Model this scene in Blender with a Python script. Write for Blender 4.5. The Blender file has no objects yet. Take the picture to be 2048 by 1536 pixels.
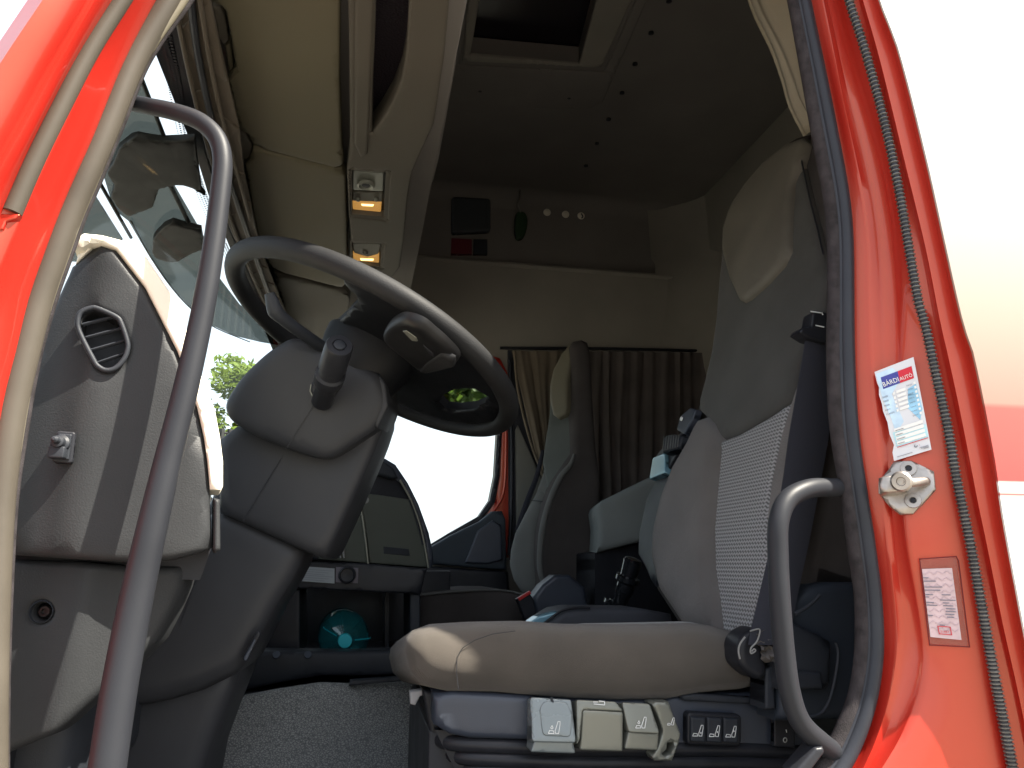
import bpy, bmesh, math, random
from mathutils import Vector, Matrix, noise
from mathutils.geometry import delaunay_2d_cdt
random.seed(4)
scene = bpy.context.scene
COL = scene.collection

# ------------------------------------------------------------------ camera
CAM = Vector((0, -0.94, 1.8)); F = 1500.0
_y = Vector((715 - 1024, -(1130 - 768), F)).normalized()
TH = math.asin(-_y.x); PH = math.asin(-_y.y / math.cos(TH))
RT = Vector((math.cos(TH), -math.sin(TH), 0))
FW = Vector((math.sin(TH) * math.cos(PH), math.cos(TH) * math.cos(PH), math.sin(PH)))
UP = RT.cross(FW)
cd = bpy.data.cameras.new('camera'); cam = bpy.data.objects.new('camera', cd); COL.objects.link(cam)
m3 = Matrix((RT, UP, -FW)).transposed(); cam.matrix_world = Matrix.Translation(CAM) @ m3.to_4x4()
cd.sensor_width = 36; cd.lens = 36 * F / 2048; cd.clip_start = 0.02; cd.clip_end = 3000
scene.camera = cam

# ------------------------------------------------------------------ light
SUN = Vector((1.6, -1.0, 2.6)).normalized()
w = bpy.data.worlds.new('World'); scene.world = w; w.use_nodes = True
nt = w.node_tree; bg = nt.nodes['Background']
sky = nt.nodes.new('ShaderNodeTexSky'); sky.sky_type = 'NISHITA'; sky.sun_disc = False
sky.sun_elevation = math.asin(SUN.z); sky.sun_rotation = math.atan2(SUN.x, SUN.y)
sky.air_density = 1.0; sky.dust_density = 4
# thin bright high cloud over the sky
tcw = nt.nodes.new('ShaderNodeTexCoord'); nzw = nt.nodes.new('ShaderNodeTexNoise'); nzw.inputs['Scale'].default_value = 1.6; nzw.inputs['Detail'].default_value = 5
nt.links.new(tcw.outputs['Generated'], nzw.inputs['Vector'])
mrw = nt.nodes.new('ShaderNodeMapRange'); mrw.inputs['From Min'].default_value = .25; mrw.inputs['From Max'].default_value = .6; mrw.inputs['To Min'].default_value = .45; mrw.inputs['To Max'].default_value = .9
nt.links.new(nzw.outputs['Fac'], mrw.inputs['Value'])
mxw = nt.nodes.new('ShaderNodeMix'); mxw.data_type = 'RGBA'; mxw.inputs[7].default_value = (2.35, 2.45, 2.6, 1)
nt.links.new(mrw.outputs[0], mxw.inputs[0]); nt.links.new(sky.outputs[0], mxw.inputs[6])
nt.links.new(mxw.outputs[2], bg.inputs[0]); bg.inputs[1].default_value = 0.15
sl = bpy.data.lights.new('sun', 'SUN'); sl.energy = 4.8; sl.angle = math.radians(0.5); sl.color = (1, .93, .80)
so = bpy.data.objects.new('sun', sl); COL.objects.link(so)
so.rotation_euler = (-SUN).to_track_quat('-Z', 'Y').to_euler(); so.location = (3, -4, 6)
scene.view_settings.view_transform = 'Standard'; scene.view_settings.look = 'None'
scene.view_settings.exposure = 2.05; scene.view_settings.gamma = 1.0
scene.cycles.max_bounces = 10; scene.cycles.diffuse_bounces = 6; scene.cycles.transparent_max_bounces = 12
scene.cycles.use_denoising = True

# ------------------------------------------------------------------ projection helpers (photo pixel on a real plane of the cab)
def ray(px, py): return (FW * F + RT * (px - 1024) + UP * (768 - py)) / F
def PY(v): return (Vector((0, v, 0)), Vector((0, -1, 0)))
def PZ(v): return (Vector((0, 0, v)), Vector((0, 0, -1)))
def PX(v): return (Vector((v, 0, 0)), Vector((-1, 0, 0)))
def PN(p, n): return (Vector(p), Vector(n).normalized())
def at(px, py, pl):
    d = ray(px, py); p, n = pl
    return CAM + d * ((p - CAM).dot(n) / d.dot(n))
def px_of(p):
    d = Vector(p) - CAM; k = d.dot(FW)
    return 1024 + F * d.dot(RT) / k, 768 - F * d.dot(UP) / k

# ------------------------------------------------------------------ materials
MATS = {}
def mat(name, col, rough=.5, metal=0, bump=0, bscale=200, var=0, vscale=8, coat=0, trans=0, emit=None, spec=.5, btype='noise', sheen=0, dist=.002):
    m = bpy.data.materials.new(name); m.use_nodes = True; t = m.node_tree; b = t.nodes['Principled BSDF']
    c = (*col, 1)
    b.inputs['Base Color'].default_value = c
    b.inputs['Roughness'].default_value = rough; b.inputs['Metallic'].default_value = metal
    b.inputs['Coat Weight'].default_value = coat; b.inputs['Coat Roughness'].default_value = .04
    b.inputs['Transmission Weight'].default_value = trans
    if spec == .5 and not metal and not coat:
        spec = .12 if rough >= .8 else (.22 if rough >= .3 else .5)
    b.inputs['Specular IOR Level'].default_value = spec
    b.inputs['Sheen Weight'].default_value = sheen
    if emit:
        b.inputs['Emission Color'].default_value = (*emit[0], 1); b.inputs['Emission Strength'].default_value = emit[1]
    tc = t.nodes.new('ShaderNodeTexCoord')
    if var:
        n = t.nodes.new('ShaderNodeTexNoise'); n.inputs['Scale'].default_value = vscale; n.inputs['Detail'].default_value = 6
        t.links.new(tc.outputs['Object'], n.inputs['Vector'])
        mx = t.nodes.new('ShaderNodeMapRange'); mx.inputs['From Min'].default_value = .3; mx.inputs['From Max'].default_value = .7
        mx.inputs['To Min'].default_value = 1 - var; mx.inputs['To Max'].default_value = 1 + var
        t.links.new(n.outputs['Fac'], mx.inputs['Value'])
        v = t.nodes.new('ShaderNodeVectorMath'); v.operation = 'SCALE'; v.inputs[0].default_value = col
        t.links.new(mx.outputs[0], v.inputs['Scale']); t.links.new(v.outputs[0], b.inputs['Base Color'])
        r = t.nodes.new('ShaderNodeMapRange'); r.inputs['To Min'].default_value = max(.03, rough - .12); r.inputs['To Max'].default_value = min(1, rough + .12)
        t.links.new(n.outputs['Fac'], r.inputs['Value']); t.links.new(r.outputs[0], b.inputs['Roughness'])
    if bump:
        if btype == 'noise':
            n = t.nodes.new('ShaderNodeTexNoise'); n.inputs['Detail'].default_value = 3; out = n.outputs['Fac']
        elif btype == 'weave':
            n = t.nodes.new('ShaderNodeTexWave'); n.wave_type = 'BANDS'; n.bands_direction = 'DIAGONAL'; n.inputs['Distortion'].default_value = .6; out = n.outputs['Fac']
        else:
            n = t.nodes.new('ShaderNodeTexVoronoi'); out = n.outputs['Distance']
        n.inputs['Scale'].default_value = bscale
        t.links.new(tc.outputs['Object'], n.inputs['Vector'])
        bp = t.nodes.new('ShaderNodeBump'); bp.inputs['Strength'].default_value = bump; bp.inputs['Distance'].default_value = dist
        t.links.new(out, bp.inputs['Height']); t.links.new(bp.outputs[0], b.inputs['Normal'])
    MATS[name] = m
    return m

red = mat('red_paint', (0.4, 0.014, 0.009), .42, .1, coat=.45, var=.03, vscale=5)
def sun_glow_lobe(m):
    t = m.node_tree; b = t.nodes['Principled BSDF']; o = [n for n in t.nodes if n.type == 'OUTPUT_MATERIAL'][0]
    g = t.nodes.new('ShaderNodeBsdfGlossy'); g.inputs['Color'].default_value = (1, .50, .02, 1); g.inputs['Roughness'].default_value = .37
    mx = t.nodes.new('ShaderNodeMixShader'); mx.inputs[0].default_value = .05
    t.links.new(b.outputs[0], mx.inputs[1]); t.links.new(g.outputs[0], mx.inputs[2]); t.links.new(mx.outputs[0], o.inputs[0])
sun_glow_lobe(red)   # golden gloss mixed into the red to imitate the sun's blown-out orange glow
plast = mat('dark_plastic', (0.023, 0.026, 0.032), .48, bump=.12, bscale=650, var=.12, vscale=14)
grain = mat('grained_plastic', (0.0245, 0.026, 0.028), .5, bump=.28, bscale=480, var=.10, vscale=9, dist=.0015)
colm = mat('column_plastic', (0.031, 0.0325, 0.037), .42, bump=.05, bscale=900, var=.10, vscale=7)
black = mat('black_plastic', (0.017, 0.018, 0.022), .38, bump=.05, bscale=700, var=.2, vscale=20)
rubber = mat('black_rubber', (0.026, 0.028, 0.035), .38, bump=.1, bscale=300, var=.15, vscale=12)
flock = mat('flocked_rubber', (0.034, 0.03, 0.032), .8, bump=.6, bscale=700, var=.35, vscale=60)
greyrub = mat('weathered_rubber', (0.066, 0.058, 0.047), .42, var=.15, vscale=10)
tube_m = mat('handle_coating', (0.018, 0.0195, 0.024), .50, bump=.06, bscale=500, var=.12, vscale=9)
beige = mat('beige_moulding', (0.094, 0.083, 0.055), .6, bump=.08, bscale=500, var=.05, vscale=6)
beige2 = mat('taupe_moulding', (0.07, 0.062, 0.05), .62, bump=.1, bscale=400, var=.08, vscale=5)
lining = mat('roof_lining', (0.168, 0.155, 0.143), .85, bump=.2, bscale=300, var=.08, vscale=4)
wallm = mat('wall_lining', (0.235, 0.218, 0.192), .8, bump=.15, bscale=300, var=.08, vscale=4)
cream = mat('cream_trim', (0.78, 0.74, 0.62), .45, var=.04, vscale=10)
fab_g = mat('grey_fabric', (0.135, 0.125, 0.12), .85, bump=.45, bscale=900, var=.16, vscale=7, sheen=.15, btype='weave', dist=.001)
fab_s = mat('seat_side_fabric', (0.08, 0.07, 0.06), .88, bump=.5, bscale=900, var=.20, vscale=9, sheen=.2, btype='weave', dist=.001)
fab_d = mat('charcoal_fabric', (0.066, 0.065, 0.061), .85, bump=.3, bscale=900, var=.14, vscale=9, sheen=.1)
fab_l = mat('light_grey_fabric', (0.22, 0.22, 0.215), .9, bump=.3, bscale=1100, var=.08)
fab_k = mat('dark_brown_fabric', (0.058, 0.052, 0.05), .9, bump=.2, bscale=900, var=.15)
pad = mat('headrest_vinyl', (0.135, 0.124, 0.104), .55, bump=.2, bscale=500, var=.14, vscale=9)
fab_p = mat('passenger_fabric', (0.125, 0.128, 0.122), .85, bump=.3, bscale=900, var=.10)
curt = mat('tan_curtain', (0.145, 0.12, 0.09), .9, bump=.3, bscale=600, var=.10)
curt_d = mat('brown_curtain', (0.1, 0.086, 0.08), .9, bump=.3, bscale=600, var=.15)
curt_n = mat('beige_curtain', (0.198, 0.174, 0.126), .9, bump=.3, bscale=500, var=.08)
silver = mat('satin_silver_plastic', (0.17, 0.175, 0.15), .3, .35, var=.04)
steel = mat('worn_steel', (.36, .33, .30), .38, .85, bump=.2, bscale=120, var=.25, vscale=30)
bluep = mat('painted_housing', (0.036, 0.044, 0.062), .42, .1, bump=.12, bscale=700, var=.08)
greenp = mat('olive_dash_face', (0.068, 0.075, 0.064), .55, bump=.08, bscale=500, var=.05)
seatgrey = mat('bunk_grey', (0.17, 0.185, 0.18), .8, bump=.2, bscale=400, var=.06)
belt_m = mat('belt_webbing', (0.034, 0.036, 0.048), .75, bump=.5, bscale=700, btype='weave', var=.06)
white = mat('white_ink', (.75, .76, .74), .5)
paper = mat('white_paper', (0.612, 0.629, 0.663), .5, var=.03)
blue = mat('blue_ink', (.06, .07, .30), .5)
redink = mat('red_ink', (.55, .03, .05), .5)
cyan = mat('cyan_print', (.28, .52, .70), .5, var=.25, vscale=40)
greyink = mat('grey_ink', (.16, .16, .2), .6)
pink = mat('pink_label', (0.528, 0.4, 0.416), .45, var=.08, vscale=90)
teal_cap = mat('teal_cap', (0.018, 0.378, 0.45), .4)
glassy = mat('blue_reflective_film', (0.176, 0.336, 0.416), .15, .2)
hatch_m = mat('dark_hatch_glass', (.010, .008, .012), .25)
darkglass = mat('netting', (.016, .012, .016), .6, bump=.6, bscale=220, btype='vor')
orange_lamp = mat('lit_lamp_lens', (0.3, 0.17, 0.07), .3, emit=((1, .50, .12), .10), bump=.5, bscale=220, btype='weave')
redbuckle = mat('red_button', (.45, .03, .03), .4)

def glass(name, tint, gloss):
    m = bpy.data.materials.new(name); m.use_nodes = True; t = m.node_tree; t.nodes.clear()
    o = t.nodes.new('ShaderNodeOutputMaterial'); mx = t.nodes.new('ShaderNodeMixShader'); mx.inputs[0].default_value = gloss
    a = t.nodes.new('ShaderNodeBsdfTransparent'); a.inputs[0].default_value = (*tint, 1)
    g = t.nodes.new('ShaderNodeBsdfGlossy'); g.inputs['Roughness'].default_value = .02
    t.links.new(a.outputs[0], mx.inputs[1]); t.links.new(g.outputs[0], mx.inputs[2]); t.links.new(mx.outputs[0], o.inputs[0]); return m
clear = glass('clear_glass', (.93, .96, .95), .03)
smoke = glass('smoked_acrylic', (.27, .285, .27), .03)
bottle_m = glass('teal_bottle_plastic', (.45, .82, .84), .12)
_t = bottle_m.node_tree; _o = [n for n in _t.nodes if n.type == 'OUTPUT_MATERIAL'][0]; _l = _o.inputs[0].links[0].from_socket
_d = _t.nodes.new('ShaderNodeBsdfDiffuse'); _d.inputs[0].default_value = (.03, .28, .32, 1); _m = _t.nodes.new('ShaderNodeMixShader'); _m.inputs[0].default_value = .17
_t.links.new(_l, _m.inputs[1]); _t.links.new(_d.outputs[0], _m.inputs[2]); _t.links.new(_m.outputs[0], _o.inputs[0])

def carpet_mat():
    m = bpy.data.materials.new('pebbled_floor_mat'); m.use_nodes = True; t = m.node_tree; b = t.nodes['Principled BSDF']; b.inputs['Roughness'].default_value = .6
    tc = t.nodes.new('ShaderNodeTexCoord'); nz = t.nodes.new('ShaderNodeTexNoise'); nz.inputs['Scale'].default_value = 60
    t.links.new(tc.outputs['Object'], nz.inputs['Vector'])
    mx = t.nodes.new('ShaderNodeMix'); mx.data_type = 'VECTOR'; mx.inputs[0].default_value = .012
    t.links.new(tc.outputs['Object'], mx.inputs[4]); t.links.new(nz.outputs['Color'], mx.inputs[5])
    v = t.nodes.new('ShaderNodeTexVoronoi'); v.feature = 'DISTANCE_TO_EDGE'; v.inputs['Scale'].default_value = 290
    mp = t.nodes.new('ShaderNodeMapping'); mp.inputs['Scale'].default_value = (.62, 1, 1); mp.inputs['Rotation'].default_value = (0, .5, 0)
    t.links.new(mx.outputs[1], mp.inputs[0]); t.links.new(mp.outputs[0], v.inputs['Vector'])
    r = t.nodes.new('ShaderNodeValToRGB'); r.color_ramp.elements[0].position = .05; r.color_ramp.elements[0].color = (.10, .105, .11, 1)
    r.color_ramp.elements[1].position = .22; r.color_ramp.elements[1].color = (.27, .28, .27, 1)
    t.links.new(v.outputs['Distance'], r.inputs[0]); t.links.new(r.outputs[0], b.inputs['Base Color'])
    bp = t.nodes.new('ShaderNodeBump'); bp.inputs['Strength'].default_value = .8; bp.inputs['Distance'].default_value = .002
    t.links.new(v.outputs['Distance'], bp.inputs['Height']); t.links.new(bp.outputs[0], b.inputs['Normal']); return m
carpet = carpet_mat()

def knit_mat():   # woven seat centre: rows of offset little ridges
    m = bpy.data.materials.new('woven_centre'); m.use_nodes = True; t = m.node_tree; b = t.nodes['Principled BSDF']; b.inputs['Roughness'].default_value = .8
    tc = t.nodes.new('ShaderNodeTexCoord'); mp = t.nodes.new('ShaderNodeMapping'); mp.inputs['Rotation'].default_value = (0, -.288, 0)
    t.links.new(tc.outputs['Object'], mp.inputs[0])
    sp = t.nodes.new('ShaderNodeSeparateXYZ'); t.links.new(mp.outputs[0], sp.inputs[0])
    cb = t.nodes.new('ShaderNodeCombineXYZ'); t.links.new(sp.outputs['Y'], cb.inputs[0]); t.links.new(sp.outputs['Z'], cb.inputs[1])
    def M(op, a, b=None):
        n = t.nodes.new('ShaderNodeMath'); n.operation = op
        for k, v in enumerate((a, b)):
            if v is None: continue
            if isinstance(v, (int, float)): n.inputs[k].default_value = v
            else: t.links.new(v, n.inputs[k])
        return n.outputs[0]
    Y_, Z_ = sp.outputs['Y'], sp.outputs['Z']
    zig = M('MULTIPLY', M('PINGPONG', Y_, .0050), 560.0)
    ph = M('ADD', M('MULTIPLY', Z_, 6.2832 / .0076), zig)
    h1 = M('SINE', ph); h2 = M('SINE', M('MULTIPLY', Y_, 6.2832 / .0100))
    h = M('ADD', h1, M('MULTIPLY', h2, .35))
    mr = t.nodes.new('ShaderNodeMapRange'); mr.inputs['From Min'].default_value = -1.1; mr.inputs['From Max'].default_value = .5; t.links.new(h, mr.inputs['Value'])
    cr = t.nodes.new('ShaderNodeMix'); cr.data_type = 'RGBA'; cr.inputs[6].default_value = (.085, .084, .085, 1); cr.inputs[7].default_value = (.33, .33, .335, 1)
    t.links.new(mr.outputs[0], cr.inputs[0]); t.links.new(cr.outputs[2], b.inputs['Base Color'])
    bp = t.nodes.new('ShaderNodeBump'); bp.inputs['Strength'].default_value = .7; bp.inputs['Distance'].default_value = .002
    t.links.new(mr.outputs[0], bp.inputs['Height']); t.links.new(bp.outputs[0], b.inputs['Normal']); return m
knit = knit_mat()

# ------------------------------------------------------------------ object helpers
def tag(o, label, cat, group=None):
    o['label'] = label; o['category'] = cat
    if group: o['group'] = group
    return o
def thing(name, label, cat, group=None):
    o = bpy.data.objects.new(name, None); o.empty_display_size = .05; COL.objects.link(o)
    return tag(o, label, cat, group)
def link(name, me, m, parent=None, label=None):
    if me.vertices:
        c = Vector((0, 0, 0))
        for v in me.vertices: c += v.co
        c /= len(me.vertices)
        me.transform(Matrix.Translation(-c))
    else: c = Vector((0, 0, 0))
    o = bpy.data.objects.new(name, me); o.location = c
    if not me.materials: me.materials.append(m)
    COL.objects.link(o)
    if parent:
        o.parent = parent; o['_wp'] = 1
        o.location = c - wloc(parent)
    if label: o['label'] = label
    return o
def wloc(o):
    l = Vector(o.location)
    while o.parent: o = o.parent; l += Vector(o.location)
    return l
def smooth_mesh(me, ang=40):
    me.polygons.foreach_set('use_smooth', [True] * len(me.polygons))
    me.set_sharp_from_angle(angle=math.radians(ang))
def mk(name, vs, fs, m, parent=None, ang=40, label=None, recalc=True):
    me = bpy.data.meshes.new(name); me.from_pydata([tuple(v) for v in vs], [], fs)
    if recalc:
        bm = bmesh.new(); bm.from_mesh(me); bmesh.ops.recalc_face_normals(bm, faces=bm.faces); bm.to_mesh(me); bm.free()
    me.update(); smooth_mesh(me, ang)
    return link(name, me, m, parent, label)

def cat(pts, n=8, closed=False):
    P = [Vector(p) for p in pts]; N = len(P); out = []
    rng = range(N if closed else N - 1)
    for i in rng:
        p0 = P[(i - 1) % N] if (closed or i > 0) else P[0] * 2 - P[1]
        p1 = P[i]; p2 = P[(i + 1) % N]
        p3 = P[(i + 2) % N] if (closed or i + 2 < N) else P[-1] * 2 - P[-2]
        for k in range(n):
            t = k / n
            out.append(.5 * ((2 * p1) + (p2 - p0) * t + (2 * p0 - 5 * p1 + 4 * p2 - p3) * t * t + (3 * p1 - p0 - 3 * p2 + p3) * t ** 3))
    if not closed: out.append(P[-1])
    return out
def rounded(pts, r, n=5):
    P = [Vector(p) for p in pts]; N = len(P); out = []
    for i in range(N):
        a, b, c = P[i - 1], P[i], P[(i + 1) % N]
        la, lc = (a - b).length, (c - b).length
        ra = min(r, la * .45); rc = min(r, lc * .45)
        s = b + (a - b).normalized() * ra; e = b + (c - b).normalized() * rc
        for k in range(n + 1):
            t = k / n; out.append(s * (1 - t) ** 2 + b * 2 * t * (1 - t) + e * t * t)
    return out
def resamp(P, g):
    out = []
    for i in range(len(P)):
        a, b = P[i], P[(i + 1) % len(P)]; L = (b - a).length
        if L < 1e-6: continue
        k = max(1, int(L / g))
        for j in range(k): out.append(a.lerp(b, j / k))
    return out
def inside(p, poly):
    c = False; x, y = p[0], p[1]; n = len(poly); j = n - 1
    for i in range(n):
        xi, yi = poly[i][0], poly[i][1]; xj, yj = poly[j][0], poly[j][1]
        if (yi > y) != (yj > y) and x < (xj - xi) * (y - yi) / (yj - yi) + xi: c = not c
        j = i
    return c
def segd(p, a, b):
    ab = b - a; t = max(0, min(1, (p - a).dot(ab) / max(ab.length_squared, 1e-12)))
    return (p - a - ab * t).length

def plate(name, px, pl, m, parent=None, depth=.02, R=0.0, H=None, sm=False, rnd=0, holes=(), g=None, warp=None, bulge=None, label=None, is3d=False, ang=40, back=None):
    """outline given in photo pixels on a real plane -> solid with rounded edges; depth goes away from the viewer"""
    p0, n = pl; n = n.normalized()
    if (CAM - p0).dot(n) < 0: n = -n
    u = Vector((0, 0, 1)).cross(n)
    if u.length < .2: u = Vector((1, 0, 0))
    u.normalize(); v = n.cross(u)
    def to2(q):
        q3 = Vector(q) if len(q) == 3 else at(q[0], q[1], pl)
        return Vector(((q3 - p0).dot(u), (q3 - p0).dot(v)))
    O = [to2(q) for q in px]
    if sm: O = cat(O, 6, True)
    if rnd: O = rounded(O, rnd)
    HO = []
    for h in holes:
        hh, hs, hr = h if isinstance(h, tuple) and len(h) == 3 and isinstance(h[1], bool) else (h, False, 0)
        q = [to2(x) for x in hh]
        if hs: q = cat(q, 5, True)
        if hr: q = rounded(q, hr)
        HO.append(q)
    xs = [p.x for p in O]; ys = [p.y for p in O]; size = max(max(xs) - min(xs), max(ys) - min(ys))
    g = g or size / 22
    O = resamp(O, g); HO = [resamp(h, g) for h in HO]
    area = sum(O[i - 1].x * O[i].y - O[i].x * O[i - 1].y for i in range(len(O)))
    if area < 0: O.reverse()
    segs = [(O[i - 1], O[i]) for i in range(len(O))]
    for h in HO: segs += [(h[i - 1], h[i]) for i in range(len(h))]
    def dist(p): return min(segd(p, a, b) for a, b in segs)
    pts = list(O); edges = [(i, (i + 1) % len(O)) for i in range(len(O))]
    for h in HO:
        s = len(pts); pts += h; edges += [(s + i, s + (i + 1) % len(h)) for i in range(len(h))]
    nb = len(pts)
    if H is None: H = R
    if R > 0:
        for fr in (.08, .3, .62, 1.0):
            d = R * fr
            for L, sg in [(O, 1)] + [(h, 0) for h in HO]:
                N = len(L); ar = sum(L[i - 1].x * L[i].y - L[i].x * L[i - 1].y for i in range(N))
                last = None
                for i in range(N):
                    t = (L[(i + 1) % N] - L[i - 1])
                    if t.length < 1e-9: continue
                    t.normalize(); nn = Vector((-t.y, t.x)) * (1 if ar > 0 else -1)
                    if sg == 0: nn = -nn
                    q = L[i] + nn * d
                    if last is not None and (q - last).length < d * .35: continue
                    if inside(q, O) and not any(inside(q, h) for h in HO) and dist(q) > d * .93: pts.append(q); last = q
    if R > 0 or bulge or warp:
        x = min(xs) + g * .5; gx = 0
        while x < max(xs):
            y = min(ys) + g * (.5 if gx % 2 else .25)
            while y < max(ys):
                q = Vector((x, y))
                if inside(q, O) and not any(inside(q, h) for h in HO) and dist(q) > max(R * 1.15, g * .35): pts.append(q)
                y += g
            x += g * .9; gx += 1
    r = delaunay_2d_cdt(pts, edges, [], 0, 1e-7)
    V, Fs, orig = r[0], r[2], r[3]
    fs = []
    for f in Fs:
        c = sum((V[i] for i in f), Vector((0, 0))) / len(f)
        if inside(c, O) and not any(inside(c, h) for h in HO): fs.append(list(f))
    vs = []
    mx = .001
    for q in V:
        h = 0
        d = dist(q) if (R or bulge) else 0
        if R > 0:
            t = min(d / R, 1); h = H * math.sqrt(max(0, 1 - (1 - t) ** 2)) - H
        if bulge: h += bulge(q, d)
        vs.append(p0 + u * q.x + v * q.y + n * h)
    # border vertices -> side walls
    ec = {}
    for f in fs:
        for i in range(len(f)):
            a, b = f[i], f[(i + 1) % len(f)]; ec[(a, b)] = 1
    bd = [(a, b) for (a, b) in ec if (b, a) not in ec]
    bi = {}
    def low(i):
        if i not in bi:
            bi[i] = len(vs); q = V[i]; vs.append(p0 + u * q.x + v * q.y - n * (depth + H * 0))
        return bi[i]
    nf = len(fs); top = list(fs)
    for a, b in bd: fs.append([b, a, low(a), low(b)])
    # back: reuse the triangulation flat when cheap
    if depth > 0:
        bk = {}
        def bv(i):
            if i in bi: return bi[i]
            if i not in bk:
                bk[i] = len(vs); q = V[i]; vs.append(p0 + u * q.x + v * q.y - n * depth)
            return bk[i]
        for f in top: fs.append([bv(i) for i in reversed(f)])
    if warp: vs = [warp(Vector(q)) for q in vs]
    return mk(name, vs, fs, m, parent, ang=ang, label=label)

def tube(name, path, r, m, parent=None, sides=14, n=8, smooth=True, sq=1.0, closed=False, label=None, up=None):
    P = cat(path, n, closed) if smooth else [Vector(p) for p in path]
    N = len(P); rr = r if isinstance(r, (list, tuple)) else [r]
    def rad(t):
        x = t * (len(rr) - 1); i = min(int(x), len(rr) - 2) if len(rr) > 1 else 0
        return rr[0] if len(rr) == 1 else rr[i] + (rr[i + 1] - rr[i]) * (x - i)
    vs = []; fs = []; ref = None
    for i, p in enumerate(P):
        if closed: t = P[(i + 1) % N] - P[i - 1]
        else: t = (P[min(i + 1, N - 1)] - P[max(i - 1, 0)])
        t.normalize()
        if ref is None:
            ref = (Vector(up) if up else (Vector((0, 0, 1)) if abs(t.z) < .9 else Vector((0, 1, 0))))
        a = (ref - t * ref.dot(t)).normalized(); b = t.cross(a); ref = a
        R = rad(i / max(1, N - 1))
        for k in range(sides):
            w_ = 2 * math.pi * k / sides; vs.append(p + a * math.cos(w_) * R * sq + b * math.sin(w_) * R)
    M = N if closed else N - 1
    for i in range(M):
        for k in range(sides):
            a0 = i * sides + k; a1 = i * sides + (k + 1) % sides; j = (i + 1) % N
            fs.append([a0, a1, j * sides + (k + 1) % sides, j * sides + k])
    if not closed:
        fs.append(list(range(sides))[::-1]); fs.append([(N - 1) * sides + k for k in range(sides)])
    return mk(name, vs, fs, m, parent, ang=50, label=label)
def ptube(name, pxs, pl, rad, m, parent=None, **k):
    return tube(name, [at(q[0], q[1], PY(q[2]) if len(q) > 2 else pl) for q in pxs], rad, m, parent, **k)
def lathe(name, p0, axis, prof, m, parent=None, sides=28, label=None):
    ax = Vector(axis).normalized(); a = ax.orthogonal().normalized(); b = ax.cross(a); vs = []; fs = []
    for (h, r) in prof:
        for k in range(sides):
            w_ = 2 * math.pi * k / sides; vs.append(Vector(p0) + ax * h + (a * math.cos(w_) + b * math.sin(w_)) * max(r, 1e-5))
    for i in range(len(prof) - 1):
        for k in range(sides):
            fs.append([i * sides + k, i * sides + (k + 1) % sides, (i + 1) * sides + (k + 1) % sides, (i + 1) * sides + k])
    fs.append(list(range(sides))[::-1]); fs.append([(len(prof) - 1) * sides + k for k in range(sides)])
    return mk(name, vs, fs, m, parent, ang=35, label=label)
def loft(name, rows, m, parent=None, thick=0, ang=60, label=None, tv=None):
    nr = len(rows); nc = len(rows[0]); vs = [p for r in rows for p in r]; fs = []
    for i in range(nr - 1):
        for j in range(nc - 1): fs.append([i * nc + j, i * nc + j + 1, (i + 1) * nc + j + 1, (i + 1) * nc + j])
    if thick:
        off = Vector(tv) * thick; k = len(vs); vs += [p + off for p in vs]; fs += [[x + k for x in reversed(f)] for f in fs]
        for i in range(nr - 1):
            fs.append([i * nc, (i + 1) * nc, (i + 1) * nc + k, i * nc + k]); e = nc - 1
            fs.append([i * nc + e, i * nc + e + k, (i + 1) * nc + e + k, (i + 1) * nc + e])
        for j in range(nc - 1):
            fs.append([j, j + k, j + 1 + k, j + 1]); e = (nr - 1) * nc
            fs.append([e + j, e + j + 1, e + j + 1 + k, e + j + k])
    return mk(name, vs, fs, m, parent, ang=ang, label=label)
def box(name, lo, hi, m, parent=None, bev=.004, label=None, rot=None):
    bm = bmesh.new(); bmesh.ops.create_cube(bm, size=1)
    lo, hi = Vector(lo), Vector(hi); s = hi - lo; c = (lo + hi) / 2
    for v in bm.verts: v.co = Vector((v.co.x * s.x, v.co.y * s.y, v.co.z * s.z))
    if bev: bmesh.ops.bevel(bm, geom=bm.edges[:], offset=bev, segments=3, affect='EDGES', profile=.5)
    for v in bm.verts: v.co = (rot @ v.co if rot else v.co) + c
    me = bpy.data.meshes.new(name); bm.to_mesh(me); bm.free(); smooth_mesh(me, 40)
    return link(name, me, m, parent, label)
def text(name, s, a, b, pl, m, parent, lift=.0006, align='fit', hscale=1.0, label=None):
    """flat lettering on a plane: baseline from pixel a to pixel b"""
    cu = bpy.data.curves.new(name, 'FONT'); cu.body = s; cu.resolution_u = 2; cu.extrude = .004
    o = bpy.data.objects.new(name, cu); COL.objects.link(o)
    dg = bpy.context.evaluated_depsgraph_get(); me = bpy.data.meshes.new_from_object(o.evaluated_get(dg))
    bpy.data.objects.remove(o); bpy.data.curves.remove(cu)
    xs = [v.co.x for v in me.vertices]; x0 = min(xs); wd = max(xs) - x0
    A, B = at(*a, pl), at(*b, pl); n = pl[1].normalized()
    if (CAM - pl[0]).dot(n) < 0: n = -n
    ex = (B - A); L = ex.length; ex.normalize(); ey = n.cross(ex); sc = L / wd
    for v in me.vertices:
        x, y, z = v.co; v.co = A + ex * (x - x0) * sc + ey * y * sc * hscale + n * (z * sc + lift)
    me.materials.clear()
    return link(name, me, m, parent, label)
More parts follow.
